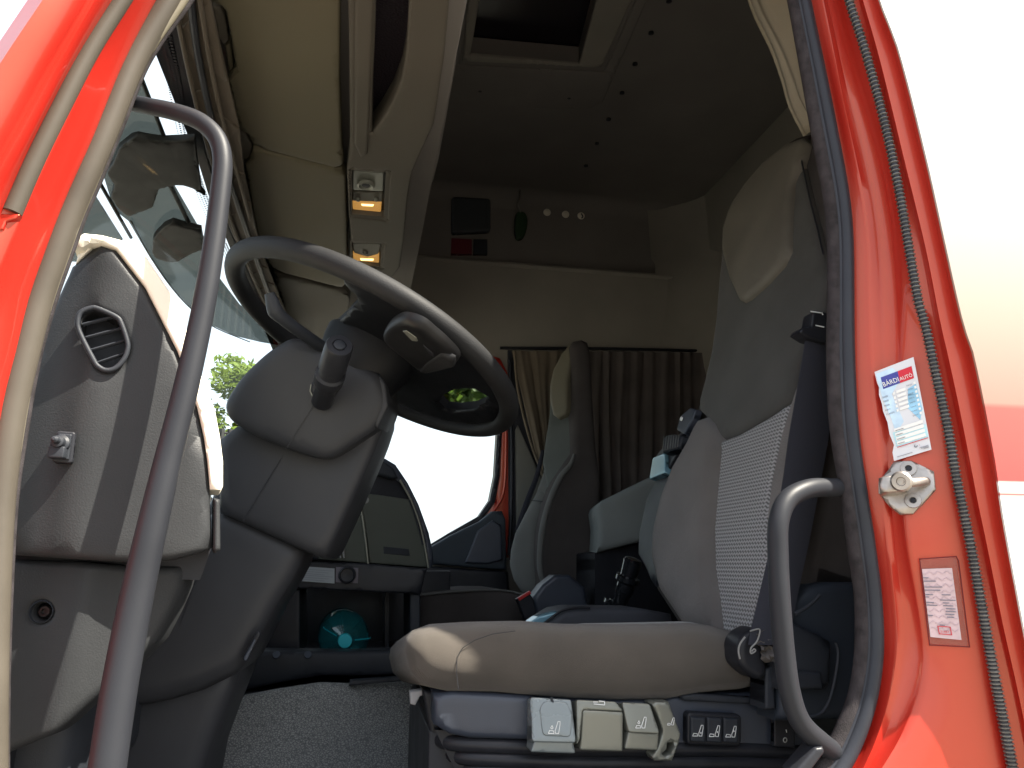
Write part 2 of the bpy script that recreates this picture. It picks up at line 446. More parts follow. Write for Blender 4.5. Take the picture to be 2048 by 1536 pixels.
def lines(name, polys, pl, wpx, m, parent, lift=.0006, closed=False):
    """thin printed strokes on a plane, pixel polylines"""
    vs = []; fs = []; n = pl[1].normalized()
    if (CAM - pl[0]).dot(n) < 0: n = -n
    for po in polys:
        P = [at(q[0], q[1], pl) + n * lift for q in po]
        k = at(po[0][0] + 1, po[0][1], pl) - at(po[0][0], po[0][1], pl); hw = k.length * wpx / 2
        if closed: P.append(P[0])
        for i in range(len(P) - 1):
            d = (P[i + 1] - P[i]).normalized(); s = n.cross(d) * hw; a, b = P[i] - d * hw, P[i + 1] + d * hw
            s0 = len(vs); vs += [a + s, a - s, b - s, b + s, a + s - n * .0005, a - s - n * .0005, b - s - n * .0005, b + s - n * .0005]
            fs += [[s0, s0 + 1, s0 + 2, s0 + 3], [s0 + 4, s0 + 7, s0 + 6, s0 + 5], [s0, s0 + 3, s0 + 7, s0 + 4], [s0 + 1, s0 + 5, s0 + 6, s0 + 2]]
    return mk(name, vs, fs, m, parent, ang=30)
def rowf(pts):
    """pixel x as a smooth function of pixel y"""
    pts = sorted(pts, key=lambda q: q[1])
    def f(y):
        for i in range(len(pts) - 1):
            if y <= pts[i + 1][1] or i == len(pts) - 2:
                (x1, y1), (x2, y2) = pts[i], pts[i + 1]
                m1 = ((x2 - pts[i - 1][0]) / (y2 - pts[i - 1][1])) if i > 0 else (x2 - x1) / (y2 - y1)
                m2 = ((pts[i + 2][0] - x1) / (pts[i + 2][1] - y1)) if i + 2 < len(pts) else (x2 - x1) / (y2 - y1)
                h = y2 - y1; t = (y - y1) / h
                if t < 0: return x1 + m1 * (y - y1)
                if t > 1: return x2 + m2 * (y - y2)
                return (2*t**3-3*t*t+1)*x1 + (t**3-2*t*t+t)*h*m1 + (-2*t**3+3*t*t)*x2 + (t**3-t*t)*h*m2
    return f

# ================================================================== SETTING
def ground():
    m = bpy.data.materials.new('gravel_yard'); m.use_nodes = True; t = m.node_tree; b = t.nodes['Principled BSDF']; b.inputs['Roughness'].default_value = .9
    n = t.nodes.new('ShaderNodeTexNoise'); n.inputs['Scale'].default_value = 3; n.inputs['Detail'].default_value = 12
    tc = t.nodes.new('ShaderNodeTexCoord'); t.links.new(tc.outputs['Object'], n.inputs[0])
    r = t.nodes.new('ShaderNodeValToRGB'); r.color_ramp.elements[0].color = (.13, .12, .10, 1); r.color_ramp.elements[1].color = (.26, .24, .21, 1)
    t.links.new(n.outputs['Fac'], r.inputs[0]); t.links.new(r.outputs[0], b.inputs['Base Color'])
    N = 24; S = 900; vs = []; fs = []
    for i in range(N + 1):
        for j in range(N + 1):
            x = (i / N * 2 - 1); y = (j / N * 2 - 1); x = S * x * abs(x); y = S * y * abs(y)
            vs.append((x, y, 0))
    for i in range(N):
        for j in range(N): fs.append([i * (N + 1) + j, (i + 1) * (N + 1) + j, (i + 1) * (N + 1) + j + 1, i * (N + 1) + j + 1])
    o = mk('ground', vs, fs, m); o['kind'] = 'structure'
ground()

# ================================================================== TRUCK CAB SHELL
cab = thing('truck_cab', 'red and white truck cab seen through its open driver doorway', 'truck')
YS = [-340 + 36 * k for k in range(57)]   # photo rows sampled along the door posts
def post(rows, name, m, thick=0, **k):
    R = []
    for f, yy in rows:
        R.append([at(f(q), q, PY(yy(q) if callable(yy) else yy)) for q in YS])
    return loft(name, R, m, cab, thick, tv=(0, 1, 0), **k)
S0 = rowf([(1548, -150), (1580, 0), (1623, 250), (1655, 430), (1660, 600), (1657, 700), (1664, 855), (1690, 1001), (1699, 1089), (1715, 1184), (1715, 1317), (1703, 1391), (1679, 1451), (1638, 1525), (1570, 1600), (1460, 1700)])
S1 = rowf([(1590, -150), (1620, 0), (1674, 250), (1703, 430), (1708, 650), (1717, 855), (1734, 1001), (1749, 1090), (1765, 1280), (1753, 1391), (1733, 1466), (1700, 1540), (1650, 1610), (1560, 1700)])
HH = rowf([(1612, -150), (1647, 0), (1686, 195), (1737, 450), (1745, 650), (1757, 855), (1772, 1000), (1785, 1150), (1795, 1280), (1780, 1390), (1752, 1480), (1715, 1560), (1640, 1700)])
MM = rowf([(1640, -150), (1674, 0), (1709, 137), (1756, 312), (1785, 470), (1798, 650), (1803, 850), (1806, 1000), (1815, 1100), (1830, 1180), (1848, 1303), (1840, 1377), (1813, 1450), (1768, 1530), (1700, 1620), (1640, 1700)])
T2 = rowf([(1662, -150), (1698, 0), (1729, 98), (1766, 234), (1796, 371), (1836, 600), (1850, 650), (1869, 738), (1895, 855), (1913, 958), (1940, 1085), (1961, 1199), (1988, 1347), (2023, 1525), (2052, 1680)])
FO = rowf([(1680, -150), (1721, 0), (1756, 130), (1800, 312), (1846, 500), (1875, 650), (1913, 826), (1948, 1001), (1966, 1083), (2000, 1250), (2030, 1380), (2075, 1600)])
OE = rowf([(1710, -150), (1754, 0), (1791, 98), (1846, 312), (1885, 488), (1922, 650), (1942, 709), (1983, 914), (1998, 1016), (2010, 1085), (2047, 1282), (2095, 1530), (2125, 1680)])
def mix(f, g, t): return lambda q: f(q) * (1 - t) + g(q) * t
def off(f, d): return lambda q: f(q) + d
rows = [(off(S0, 8), .012), (S1, .004), (off(S1, 6), .0), (mix(S1, HH, .45), -.003), (mix(S1, HH, .75), -.010), (HH, -.014), (mix(HH, MM, .3), -.013), (mix(HH, MM, .7), -.022), (mix(HH, MM, .92), -.029),
        (MM, -.032), (mix(MM, T2, .10), -.037), (mix(MM, T2, .4), -.046), (mix(MM, T2, .8), -.056), (T2, -.064), (mix(T2, FO, .8), -.070), (FO, -.074), (mix(FO, OE, .15), -.082), (mix(FO, OE, .5), -.085), (mix(FO, OE, .9), -.088), (OE, -.094), (off(OE, 5), -.103)]
bp = post(rows, 'door_post', red)
# outer side skin behind the doorway (white with a red fade and a white pinstripe)
def skin_mat():
    m = bpy.data.materials.new('white_skin_with_red_fade'); m.use_nodes = True; t = m.node_tree; b = t.nodes['Principled BSDF']
    b.inputs['Roughness'].default_value = .35; b.inputs['Coat Weight'].default_value = .6
    ge = t.nodes.new('ShaderNodeNewGeometry'); sp = t.nodes.new('ShaderNodeSeparateXYZ'); t.links.new(ge.outputs['Position'], sp.inputs[0])
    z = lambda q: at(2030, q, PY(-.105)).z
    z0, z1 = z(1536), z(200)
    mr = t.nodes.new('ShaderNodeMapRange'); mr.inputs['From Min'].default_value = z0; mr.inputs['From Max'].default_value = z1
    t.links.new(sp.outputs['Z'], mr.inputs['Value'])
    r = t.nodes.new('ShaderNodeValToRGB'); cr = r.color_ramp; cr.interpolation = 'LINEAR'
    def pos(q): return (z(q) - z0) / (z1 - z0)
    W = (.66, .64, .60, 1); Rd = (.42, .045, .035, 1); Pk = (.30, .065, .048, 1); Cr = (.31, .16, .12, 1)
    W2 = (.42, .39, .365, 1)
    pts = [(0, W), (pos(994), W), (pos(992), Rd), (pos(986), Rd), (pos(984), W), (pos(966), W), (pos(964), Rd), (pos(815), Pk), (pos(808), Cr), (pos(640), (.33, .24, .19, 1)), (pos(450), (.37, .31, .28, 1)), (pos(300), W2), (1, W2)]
    cr.elements[0].position = 0; cr.elements[0].color = W; cr.elements[1].position = 1; cr.elements[1].color = W2
    for p, c in pts[1:-1]:
        e = cr.elements.new(p); e.color = c
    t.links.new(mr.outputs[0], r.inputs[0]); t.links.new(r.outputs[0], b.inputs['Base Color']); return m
skin = skin_mat()
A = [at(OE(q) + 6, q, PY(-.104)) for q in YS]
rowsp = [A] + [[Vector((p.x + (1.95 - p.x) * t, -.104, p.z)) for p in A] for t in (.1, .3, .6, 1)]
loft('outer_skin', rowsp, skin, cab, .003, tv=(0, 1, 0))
box('side_wall', (.84, -.06, .9), (1.95, .0, 3.75), lining, cab)
# door opening seals
def seal(name, f, yy, r, m, parent, rng=(-320, 1630), step=30, lab=None, sq=1):
    ys = [rng[0] + step * k for k in range(int((rng[1] - rng[0]) / step) + 1)]
    return tube(name, [at(f(q), q, PY(yy)) for q in ys], r, m, parent, n=2, sides=12, label=lab, sq=sq)
ds = thing('door_seal', 'dark rubber seal round the rear edge of the driver doorway, flocked inside and smooth outside', 'rubber seal')
seal('rubber_bulb', mix(S0, S1, .72), .000, .0105, rubber, ds)
seal('flocked_base', mix(S0, S1, .22), .010, .0115, flock, ds)
seal('lip', mix(S0, S1, .46), .001, .004, rubber, ds)
rs = thing('braided_seal', 'ribbed black and silver rubber strip running down the red door post', 'rubber seal')
seal('strip_core', T2, -.072, .0052, rubber, rs, rng=(-320, 1660))
def ribs():
    vs = []; fs = []
    q = -60.0
    while q < 1640:
        p = at(T2(q), q, PY(-.072)); p2 = at(T2(q + 3), q + 3, PY(-.072)); d = (p2 - p).normalized()
        a = Vector((0, 1, 0)); a = (a - d * a.dot(d)).normalized(); b = d.cross(a); s = len(vs)
        for h, r in ((0, .0052), (.0010, .0070), (.0022, .0070), (.0030, .0052)):
            for k in range(10):
                w_ = 2 * math.pi * k / 10; vs.append(p + d * h + (a * math.cos(w_) + b * math.sin(w_)) * r)
        for i in range(3):
            for k in range(10): fs.append([s + i * 10 + k, s + i * 10 + (k + 1) % 10, s + (i + 1) * 10 + (k + 1) % 10, s + (i + 1) * 10 + k])
        q += 8.0
    o = mk('rib', vs, fs, mat('seal_rib', (.13, .125, .115), .38, .3, var=.3, vscale=60), rs, ang=30); o['kind'] = 'stuff'
ribs()
# windshield-side post
A1 = rowf([(470, -150), (375, 0), (293, 117), (240, 243), (187, 373), (162, 430), (133, 512), (102, 600), (68, 722), (41, 873), (23, 1000), (12, 1180), (6, 1350), (4, 1500), (4, 1700)])
A0 = rowf([(400, -150), (315, 0), (247, 133), (187, 280), (133, 400), (90, 512), (60, 600), (36, 700), (11, 798), (-6, 900), (-20, 1050), (-30, 1300), (-34, 1700)])
Y1 = rowf([(355, -150), (260, 0), (197, 100), (133, 233), (77, 350), (43, 427), (5, 515), (-50, 650), (-100, 850), (-130, 1100), (-140, 1400), (-140, 1700)])
Y0 = rowf([(325, -150), (227, 0), (160, 107), (100, 217), (50, 317), (7, 417), (-35, 515), (-95, 650), (-150, 850), (-180, 1100), (-190, 1700)])
E2 = rowf([(300, -150), (205, 0), (123, 150), (66, 260), (0, 377), (-70, 515), (-140, 700), (-200, 950), (-230, 1700)])
E1 = rowf([(245, -150), (155, 20), (75, 150), (0, 280), (-90, 440), (-190, 700), (-260, 950), (-300, 1700)])
E0 = rowf([(185, -150), (85, 0), (0, 127), (-100, 290), (-200, 460), (-320, 700), (-400, 950), (-440, 1700)])
rows = [(off(E0, -30), -.100), (E0, -.142), (mix(E0, E1, .5), -.134), (E1, -.118), (mix(E1, E2, .4), -.106), (mix(E1, E2, .6), -.107), (E2, -.098), (off(Y0, -8), -.080), (Y0, -.070), (Y1, -.062), (off(Y1, 8), -.056), (mix(Y1, A0, .5), -.038), (mix(Y1, A0, .85), -.020), (off(A0, -3), -.010), (A0, .0), (off(A0, 20), .01), (off(A1, 2), .035)]
post(rows, 'windshield_post', red)
fs_ = thing('front_door_seal', 'thick pale weathered rubber seal along the slanting front edge of the doorway', 'rubber seal')
seal('rubber_bulb', mix(A0, A1, .42), .004, .0155, greyrub, fs_)
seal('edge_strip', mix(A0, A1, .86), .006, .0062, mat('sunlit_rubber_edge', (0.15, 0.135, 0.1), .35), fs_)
seal('flocked_base', off(A1, 3), .016, .006, flock, fs_)
gs = thing('gutter_seal', 'short grey rubber gutter strip on the red front post, cut off at its lower end', 'rubber seal')
seal('strip', mix(Y0, Y1, .5), -.064, .0105, greyrub, gs, rng=(-325, 425), step=15)
plate('end_bracket', [(-20, 425), (38, 428), (30, 437), (12, 442), (5, 458), (-20, 462)], PY(-.07), red, gs, depth=.01, R=.002)

# outer envelope (keeps the daylight out and closes the cab from every side)
floor_z = 1.22
box('floor', (-.75, .02, floor_z - .06), (1.7, 2.38, floor_z), black, cab)
box('sill', (-.5, -.08, 1.05), (.9, .02, 1.40), plast, cab)
box('rear_wall', (1.62, .02, floor_z), (1.70, 2.5, 3.72), wallm, cab)
box('header', (-.45, -.09, 2.90), (.84, .02, 3.75), red, cab)
# roof with the hatch opening
HZ = PZ(3.60)
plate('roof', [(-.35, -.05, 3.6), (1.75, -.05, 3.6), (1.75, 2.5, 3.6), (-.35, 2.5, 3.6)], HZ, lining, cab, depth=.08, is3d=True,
      holes=[[(960, -10), (941, 112), (1158, 131), (1196, -10), (1225, -120), (985, -130)]])
hat = thing('roof_hatch', 'closed dark roof hatch in its raised frame on the cab ceiling', 'hatch')
plate('hatch_panel', [(925, -180), (930, 125), (1175, 145), (1290, -180)], PZ(3.685), hatch_m, hat, depth=.02)
def strip_frame(name, outer, inner, pl, m, parent, depth, R): return plate(name, outer, pl, m, parent, depth=depth, R=R, holes=[inner])
strip_frame('hatch_frame', [(948, -150), (926, 124), (1203, 137), (1264, 0), (1330, -150)], [(985, -130), (960, -10), (941, 112), (1158, 131), (1196, -10), (1225, -120)], PZ(3.585), wallm, hat, .014, .006)
strip_frame('surround', [(925, -170), (890, 205), (1104, 219), (1180, 221), (1206, 205), (1295, 0), (1360, -160)], [(960, -150), (920, 132), (1208, 146), (1272, 0), (1335, -150)], PZ(3.592), lining, hat, .008, .006)
for q in [(1338, 2), (1302, 66), (1270, 128), (1244, 186), (1217, 239), (1194, 287), (1172, 332), (960, 181), (1138, 195)]:
    c = at(q[0], q[1], PZ(3.597)); s = lathe('lining_clip', c, (0, 0, -1), [(-.002, .010), (.003, .010), (.005, .007), (.005, 0)], black, cab, 12)
# far side: lower wall (passenger door side) with its window, upper recess
FWP = PY(2.30)
win = [(560, 770), (600, 722), (960, 722), (985, 735), (994, 760), (996, 850), (990, 950), (980, 1000), (958, 1032), (900, 1065), (862, 1088), (820, 1108), (600, 1108), (560, 1080)]
plate('far_side_wall', [(-.62, 2.3, floor_z), (1.75, 2.3, floor_z), (1.75, 2.3, 3.17), (-.34, 2.3, 3.17), (-.36, 2.3, 2.6), (-.66, 2.3, 1.7)], FWP, wallm, cab, depth=.06, is3d=True, holes=[win], g=.12)
box('far_upper_wall', (-.4, 2.42, 3.1), (1.75, 2.50, 3.7), lining, cab)
box('wall_ledge', (-.38, 2.292, 3.160), (1.66, 2.45, 3.190), wallm, cab, bev=.015)
# rounded rear corner column
def corner():
    R = []
    for k in range(9):
        a = k / 8 * math.pi / 2; x = 1.36 + .26 * math.sin(a); y = 2.03 + .27 * math.cos(a)
        R.append([Vector((x, y, floor_z)), Vector((x, y, 2.8)), Vector((x + .01, y + .01, 3.24)), Vector((x + .02, y + .08, 3.30)), Vector((x + .02, y + .1, 3.6))])
    loft('corner_lining', R, wallm, cab, .01, tv=(1, 1, 0))
corner()
# cove between roof and far wall
def cove(name, x0, x1, m):
    R = []
    for k in range(8):
        a = k / 7 * math.pi / 2; y = 2.42 - .08 + .08 * math.sin(a); z = 3.6 - .08 + .08 * math.cos(a)
        R.append([Vector((x0, y, z)), Vector((x1, y, z))])
    loft(name, R, m, cab, .01, tv=(0, 1, 1))
cove('roof_cove', -.36, 1.75, lining)
# front: windshield, header, lower front
ws = thing('windshield', 'wide windshield with a dotted black border below the roof shelf', 'windshield')
def wsrow(u):   # u along y
    y = .06 + u * 2.18; b = .03 * math.sin(math.pi * u)
    top = Vector((-.345 - b * .3, y, 2.618)); bot = Vector((-.66 - b, y, 1.70)); return [bot.lerp(top, t) for t in (0, .3, .6, .9, 1)]
loft('glass', [wsrow(k / 14) for k in range(15)], clear, ws, .005, tv=(-1, 0, 0))
def band(name, t0, t1, m, dx, par=ws, th=.002):
    R = []
    for k in range(30):
        r_ = wsrow(k / 29); R.append([r_[0].lerp(r_[-1], t0) + Vector((dx, 0, 0)), r_[0].lerp(r_[-1], t1) + Vector((dx, 0, 0))])
    return loft(name, R, m, par, th, tv=(-1, 0, 0))
cer = mat('ceramic_border', (.008, .008, .010), .3)
plate('black_border', [(326, -60), (335, 20), (343, 60), (360, 143), (370, 200), (380, 260), (392, 310), (420, 400), (470, 520), (530, 650), (556, 700), (566, 692), (510, 580), (450, 440), (413, 317), (383, 187), (367, 100), (358, 60), (345, -60)], PZ(2.606), cer, ws, depth=.002)
def dots():
    E_ = cat([Vector(q) for q in [(335, 20), (343, 60), (360, 143), (370, 200), (380, 260), (392, 310), (420, 400), (470, 520), (530, 650)]], 60)
    P_ = [at(q.x, q.y, PZ(2.603)) for q in E_]; vs = []; fs = []
    for row, r in enumerate((.0030, .0026, .0022, .0017)):
        acc = 0; last = None
        for k in range(1, len(P_)):
            d = P_[k] - P_[k - 1]; acc += d.length
            if acc < .0065: continue
            acc = 0; d.normalize(); c = P_[k] + d * (.003 * (row % 2)) + Vector((-d.y, d.x, 0)).normalized() * (.0045 + row * .0062) * (1 if Vector((-d.y, d.x)).x < 0 else -1)
            s_ = len(vs)
            for j in range(6):
                w_ = j * math.pi / 3; vs.append(c + Vector((math.cos(w_) * r, math.sin(w_) * r, 0)))
            fs.append(list(range(s_, s_ + 6)))
    o = mk('border_dot', vs, fs, cer, ws, recalc=False); o['kind'] = 'stuff'
dots()
box('front_header', (-.364, .0, 2.630), (-.353, 2.36, 3.72), red, cab)
box('header_foot', (-.366, .0, 2.6200), (-.3405, 2.36, 2.6285), black, cab, bev=.001)
box('header_liner', (-.351, .0, 2.629), (-.341, 2.36, 3.60), black, cab, bev=.001)
box('front_panel', (-.80, .0, 1.0), (-.70, 2.36, 1.72), red, cab)
tube('far_windshield_post', [(-.70, 2.30, 1.60), (-.36, 2.30, 2.66)], .035, black, cab, smooth=False)
# header trim strips under the shelf
hd = thing('header_trim', 'brown ribbed trim strip between windshield top and the beige overhead lids', 'trim')
for nm, pxs, z_, m_, r_ in (('trim_panel', [(346, -60), (359, 60), (368, 100), (384, 187), (414, 317), (451, 440), (511, 580), (567, 692), (600, 740), (600, 700), (560, 600), (520, 500), (488, 350), (478, 260), (455, 163), (440, 100), (420, 8), (405, -40)], 2.605, mat('header_brown', (0.07, 0.0574, 0.0434), .55, var=.06), .004),):
    plate(nm, pxs, PZ(z_), m_, hd, depth=.01, R=r_)
for k, pts in enumerate(([(378, -30), (396, 110), (424, 240), (462, 370), (506, 500), (548, 620)], [(395, -30), (412, 80), (440, 220), (470, 330), (500, 440)], [(352, 20), (372, 120), (403, 250), (445, 390), (500, 540), (556, 660)])):
    tube('ridge', [at(q[0], q[1], PZ(2.60)) for q in pts], .004 if k else .006, MATS['header_brown'] if k else black, hd, n=4, sides=8)

# exterior visor of smoked acrylic
ev = thing('sun_visor', 'smoked translucent visor fixed outside above the windshield', 'visor')
VZ = 2.575
plate('visor_panel', [(262, 90), (190, 330), (205, 345), (222, 400), (234, 424), (257, 442), (295, 507), (340, 571), (378, 612), (423, 650), (470, 672), (520, 684), (556, 690), (530, 640), (480, 612), (440, 560), (405, 470), (348, 372), (330, 285), (283, 165)], PZ(VZ), smoke, ev, depth=.004)
plate('side_deflector', [(100, 380), (187, 388), (245, 480), (240, 530), (100, 520)], PZ(VZ - .003), smoke, ev, depth=.004)
vm = mat('visor_bracket', (0.006, 0.0065, 0.006), .5, var=.2, vscale=30)
plate('bracket', [(214, 345), (225, 330), (237, 300), (262, 280), (275, 277), (300, 282), (325, 285), (388, 282), (402, 385), (410, 395), (375, 375), (345, 374), (318, 380), (311, 400), (306, 416), (285, 425), (255, 436), (232, 414), (221, 398), (228, 372), (215, 352)], PZ(VZ - .02), vm, ev, depth=.015, R=.004)
plate('bracket', [(303, 505), (306, 480), (313, 470), (328, 455), (345, 447), (372, 455), (402, 462), (408, 500), (385, 508), (352, 527), (322, 523), (308, 515)], PZ(VZ - .02), vm, ev, depth=.015, R=.004)
for a, b in (([(280, 150), (335, 290)], .004), ([(188, 345), (262, 475)], .004), ([(340, 370), (405, 500)], .005), ([(262, 442), (300, 512), (345, 577), (385, 620), (430, 655), (500, 684)], .002)):
    tube('visor_rail', [at(q[0], q[1], PZ(VZ - .004)) for q in a], b, vm, ev, n=3, sides=8)

# ================================================================== OVERHEAD
sh = thing('overhead_shelf', 'dark moulded overhead shelf with a netted opening and lamp console', 'overhead shelf')
CP = PZ(2.64)
plate('console_panel', [(695, -60), (698, 100), (700, 300), (694, 340), (697, 420), (703, 487), (706, 540), (722, 568), (745, 576), (780, 562), (800, 535), (808, 480), (815, 400), (823, 350), (845, 300), (868, 250), (888, 120), (905, -60)], CP, beige2, sh, depth=.05, R=.005, g=.012,
      holes=[[(752, -50), (749, 90), (744, 200), (744, 268), (762, 244), (785, 205), (803, 160), (812, 110), (816, 40), (822, -50)],
             ([(703, 338), (780, 343), (774, 442), (702, 434)], False, 0), ([(703, 485), (768, 487), (764, 538), (703, 530)], False, 0)])
plate('console_ridge', [(709, -60), (709, 100), (708, 290), (722, 320), (735, 310), (738, 250), (745, 80), (750, -60)], PZ(2.634), beige2, sh, depth=.008, R=.006, g=.008)
plate('net', [(740, -60), (740, 300), (830, 200), (840, -60)], PZ(2.70), darkglass, sh, depth=.004)
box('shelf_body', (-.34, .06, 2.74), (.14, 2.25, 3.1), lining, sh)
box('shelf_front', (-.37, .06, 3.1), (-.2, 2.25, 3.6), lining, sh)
plate('shelf_rim', [(893, -80), (880, 150), (852, 290), (826, 350), (842, 385), (866, 366), (878, 318), (910, 140), (938, -80)], PZ(2.80), lining, sh, depth=.02, R=.008)
plate('fin', [(828, 455), (838, 458), (822, 545), (812, 600), (796, 588), (806, 560)], PY(1.75), beige2, sh, depth=.01, R=.003)
lens_w = mat('lamp_housing', (0.07, 0.065, 0.05), .45)
hot = mat('lamp_filament', (.9, .6, .3), .3, emit=((1, .62, .22), .9))
def lamp(px, py, big):
    t = thing('reading_lamp', 'larger ceiling lamp unit with a round spot above its lit orange lens' if big else 'smaller ceiling lamp with one lit orange lens and a single switch, nearer the wheel rim', 'lamp', 'lamps in the overhead console')
    s = 1.0
    P = PZ(2.655)
    if big:
        plate('housing', [(703, 338), (780, 343), (774, 442), (702, 434)], PZ(2.665), lens_w, t, depth=.03, R=.003)
        strip_frame('frame', [(701, 336), (783, 341), (776, 445), (700, 437)], [(704, 341), (772, 346), (767, 434), (704, 428)], PZ(2.642), beige2, t, .02, .0015)
        plate('spot_panel', [(705, 341), (768, 345), (766, 383), (705, 380)], P, silver, t, depth=.01, R=.002)
        c = at(732, 368, PZ(2.652))
        lathe('spot_ring', c, (0, 0, -1), [(0, .021), (.006, .020), (.008, .016), (.004, .012), (.003, 0)], silver, t, 24)
        lathe('spot_lens', c + Vector((0, 0, -.001)), (0, 0, -1), [(0, .011), (.0035, .009), (.005, .0)], black, t, 20)
        plate('switch_panel', [(705, 383), (766, 386), (764, 404), (705, 402)], P, lens_w, t, depth=.01, R=.002)
        for x in (716, 753): lathe('switch', at(x, 397, PZ(2.654)), (0, 0, -1), [(0, .006), (.006, .005), (.008, .002)], silver, t, 14)
        plate('lens', [(705, 405), (763, 408), (761, 435), (706, 430)], P, orange_lamp, t, depth=.01, R=.003, g=.004)
        plate('filament', [(722, 408), (748, 409), (746, 413), (724, 412)], PZ(2.6545), hot, t, depth=.001, R=.0008)
    else:
        plate('housing', [(703, 485), (768, 487), (764, 538), (703, 530)], PZ(2.665), lens_w, t, depth=.03, R=.003)
        strip_frame('frame', [(701, 482), (772, 484), (767, 541), (700, 533)], [(704, 486), (763, 488), (760, 534), (705, 529)], PZ(2.642), beige2, t, .02, .0015)
        plate('switch_panel', [(705, 486), (762, 488), (757, 508), (735, 514), (708, 506)], P, lens_w, t, depth=.01, R=.002)
        lathe('switch', at(730, 505, PZ(2.654)), (0, 0, -1), [(0, .007), (.006, .006), (.008, .002)], silver, t, 14)
        plate('lens', [(706, 508), (735, 516), (758, 510), (758, 533), (707, 529)], P, orange_lamp, t, depth=.01, R=.003, g=.004)
        plate('filament', [(720, 517), (748, 518), (746, 522), (722, 521)], PZ(2.6545), hot, t, depth=.001, R=.0008)
lamp(0, 0, True); lamp(0, 0, False)
# beige lids

l1 = plate('lid', [(392, -60), (686, -60), (681, 0), (679, 167), (684, 300), (687, 328), (680, 337), (667, 336), (590, 316), (513, 296), (503, 288), (496, 270), (480, 263), (466, 210), (455, 163), (462, 153), (471, 139), (462, 80), (451, 24), (443, 14), (420, 8)], PZ(2.66), beige, sh, depth=.03, R=.006, g=.02)
plate('hinge', [(424, 12), (440, 17), (448, 30), (458, 80), (449, 92), (437, 84), (430, 40)], PZ(2.672), beige2, l1, depth=.02, R=.004)
plate('hinge_arm', [(450, 92), (460, 88), (468, 136), (458, 148)], PZ(2.674), beige, l1, depth=.02, R=.003)

l2 = plate('lid', [(507, 299), (590, 319), (667, 339), (683, 342), (692, 352), (695, 500), (699, 560), (684, 577), (620, 560), (556, 544), (541, 532), (515, 480), (489, 329), (500, 322), (504, 305)], PZ(2.66), beige, sh, depth=.03, R=.006, g=.02)
plate('hinge', [(477, 264), (492, 268), (500, 285), (506, 296), (499, 318), (487, 322), (480, 300)], PZ(2.672), beige2, l2, depth=.02, R=.004)

l3 = plate('lid', [(548, 549), (620, 566), (690, 583), (700, 600), (690, 680), (620, 690), (590, 660), (566, 614), (554, 580)], PZ(2.665), beige2, sh, depth=.03, R=.008)

# items on the far upper wall
UW = PY(2.41)
cp = thing('control_unit', 'square grey unit with a red lower flap on the far upper wall', 'control unit')
plate('cover', [(904, 392), (982, 396), (982, 462), (903, 466)], PY(2.39), mat('unit_grey', (.05, .055, .06), .5), cp, depth=.03, R=.012, rnd=.02)
plate('red_flap', [(903, 476), (944, 478), (944, 508), (902, 508)], PY(2.40), mat('dark_red_flap', (.12, .02, .03), .3), cp, depth=.02, R=.003)
plate('grey_flap', [(947, 478), (975, 478), (975, 508), (947, 508)], PY(2.40), plast, cp, depth=.02, R=.003)
for i, (x, y) in enumerate([(1094, 425), (1131, 429), (1162, 432)]):
    t = thing('wall_hook', ['plain round white hook on the upper wall, leftmost of three', 'plain round white hook on the upper wall, middle of three', 'round white hook with a curled tongue, rightmost of three'][i], 'hook', 'round hooks on the far upper wall')
    c = at(x, y, PY(2.405)); lathe('disc', c, (0, -1, 0), [(0, .019), (.005, .018), (.007, .014), (.007, 0)], cream, t, 20)
    tube('tongue', [c + Vector((0, -.008, .008)), c + Vector((0, -.016, 0)), c + Vector((.004, -.018, -.012)), c + Vector((0, -.010, -.016))], .003, plast if i == 2 else cream, t, n=4, sides=8)
sb = thing('hanging_bottle', 'small green soap bottle hanging from a metal clip on the far wall', 'bottle')
c = at(1043, 448, PY(2.37)); gm = mat('green_bottle', (.030, .060, .028), .25)
plate('body', [(1034, 424), (1050, 424), (1056, 440), (1053, 462), (1046, 475), (1034, 474), (1030, 450)], PY(2.36), gm, sb, depth=.03, R=.012, sm=True)
tube('clip', [at(1040, 380, PY(2.36)), at(1039, 398, PY(2.35)), at(1036, 410, PY(2.34)), at(1041, 424, PY(2.36))], .004, steel, sb, n=5, sides=8)

# curtains
def curtain(name, lab, tl, tr, bl, br, y0, m, folds, amp, sq=None):
    t = thing(name, lab, 'curtain'); R = []
    N = folds * 8; rows_ = 16
    for j in range(rows_ + 1):
        v_ = j / rows_; r_ = []
        for i in range(N + 1):
            u_ = i / N
            a = Vector((tl[0], tl[1])).lerp(Vector((tr[0], tr[1])), u_); b = Vector((bl[0], bl[1])).lerp(Vector((br[0], br[1])), u_)
            q = a.lerp(b, v_)
            ph = (u_ + .05 * noise.noise(Vector((u_ * 5, v_ * .8, folds)))  + .02 * noise.noise(Vector((u_ * 14, v_ * 1.5, 2)))) * folds * 2 * math.pi + .8 * math.sin(u_ * 9 + v_ * 1.3)
            w_ = amp * (math.sin(ph) + .35 * math.sin(2.3 * ph + 1 + v_)) * (.8 + 1.1 * noise.noise(Vector((u_ * 9, v_ * 1.5, 7)))) * (.55 + .45 * v_ if j else .5)
            p = at(q.x, q.y, PY(y0)); p.y += w_ ; r_.append(p)
        R.append(r_)
    loft('cloth', R, m, t, .003, tv=(0, 1, 0), ang=80)
    return t
ct = curtain('curtain', 'tan curtain gathered beside the passenger window, tapering to its tie', (1024, 702), (1178, 702), (1082, 950), (1120, 950), 2.20, curt, 5, .018)
tube('hem', [at(1029, 702, PY(2.18)), at(1036, 780, PY(2.18)), at(1060, 880, PY(2.18)), at(1088, 955, PY(2.18))], .006, curt, ct, n=4, sides=8)
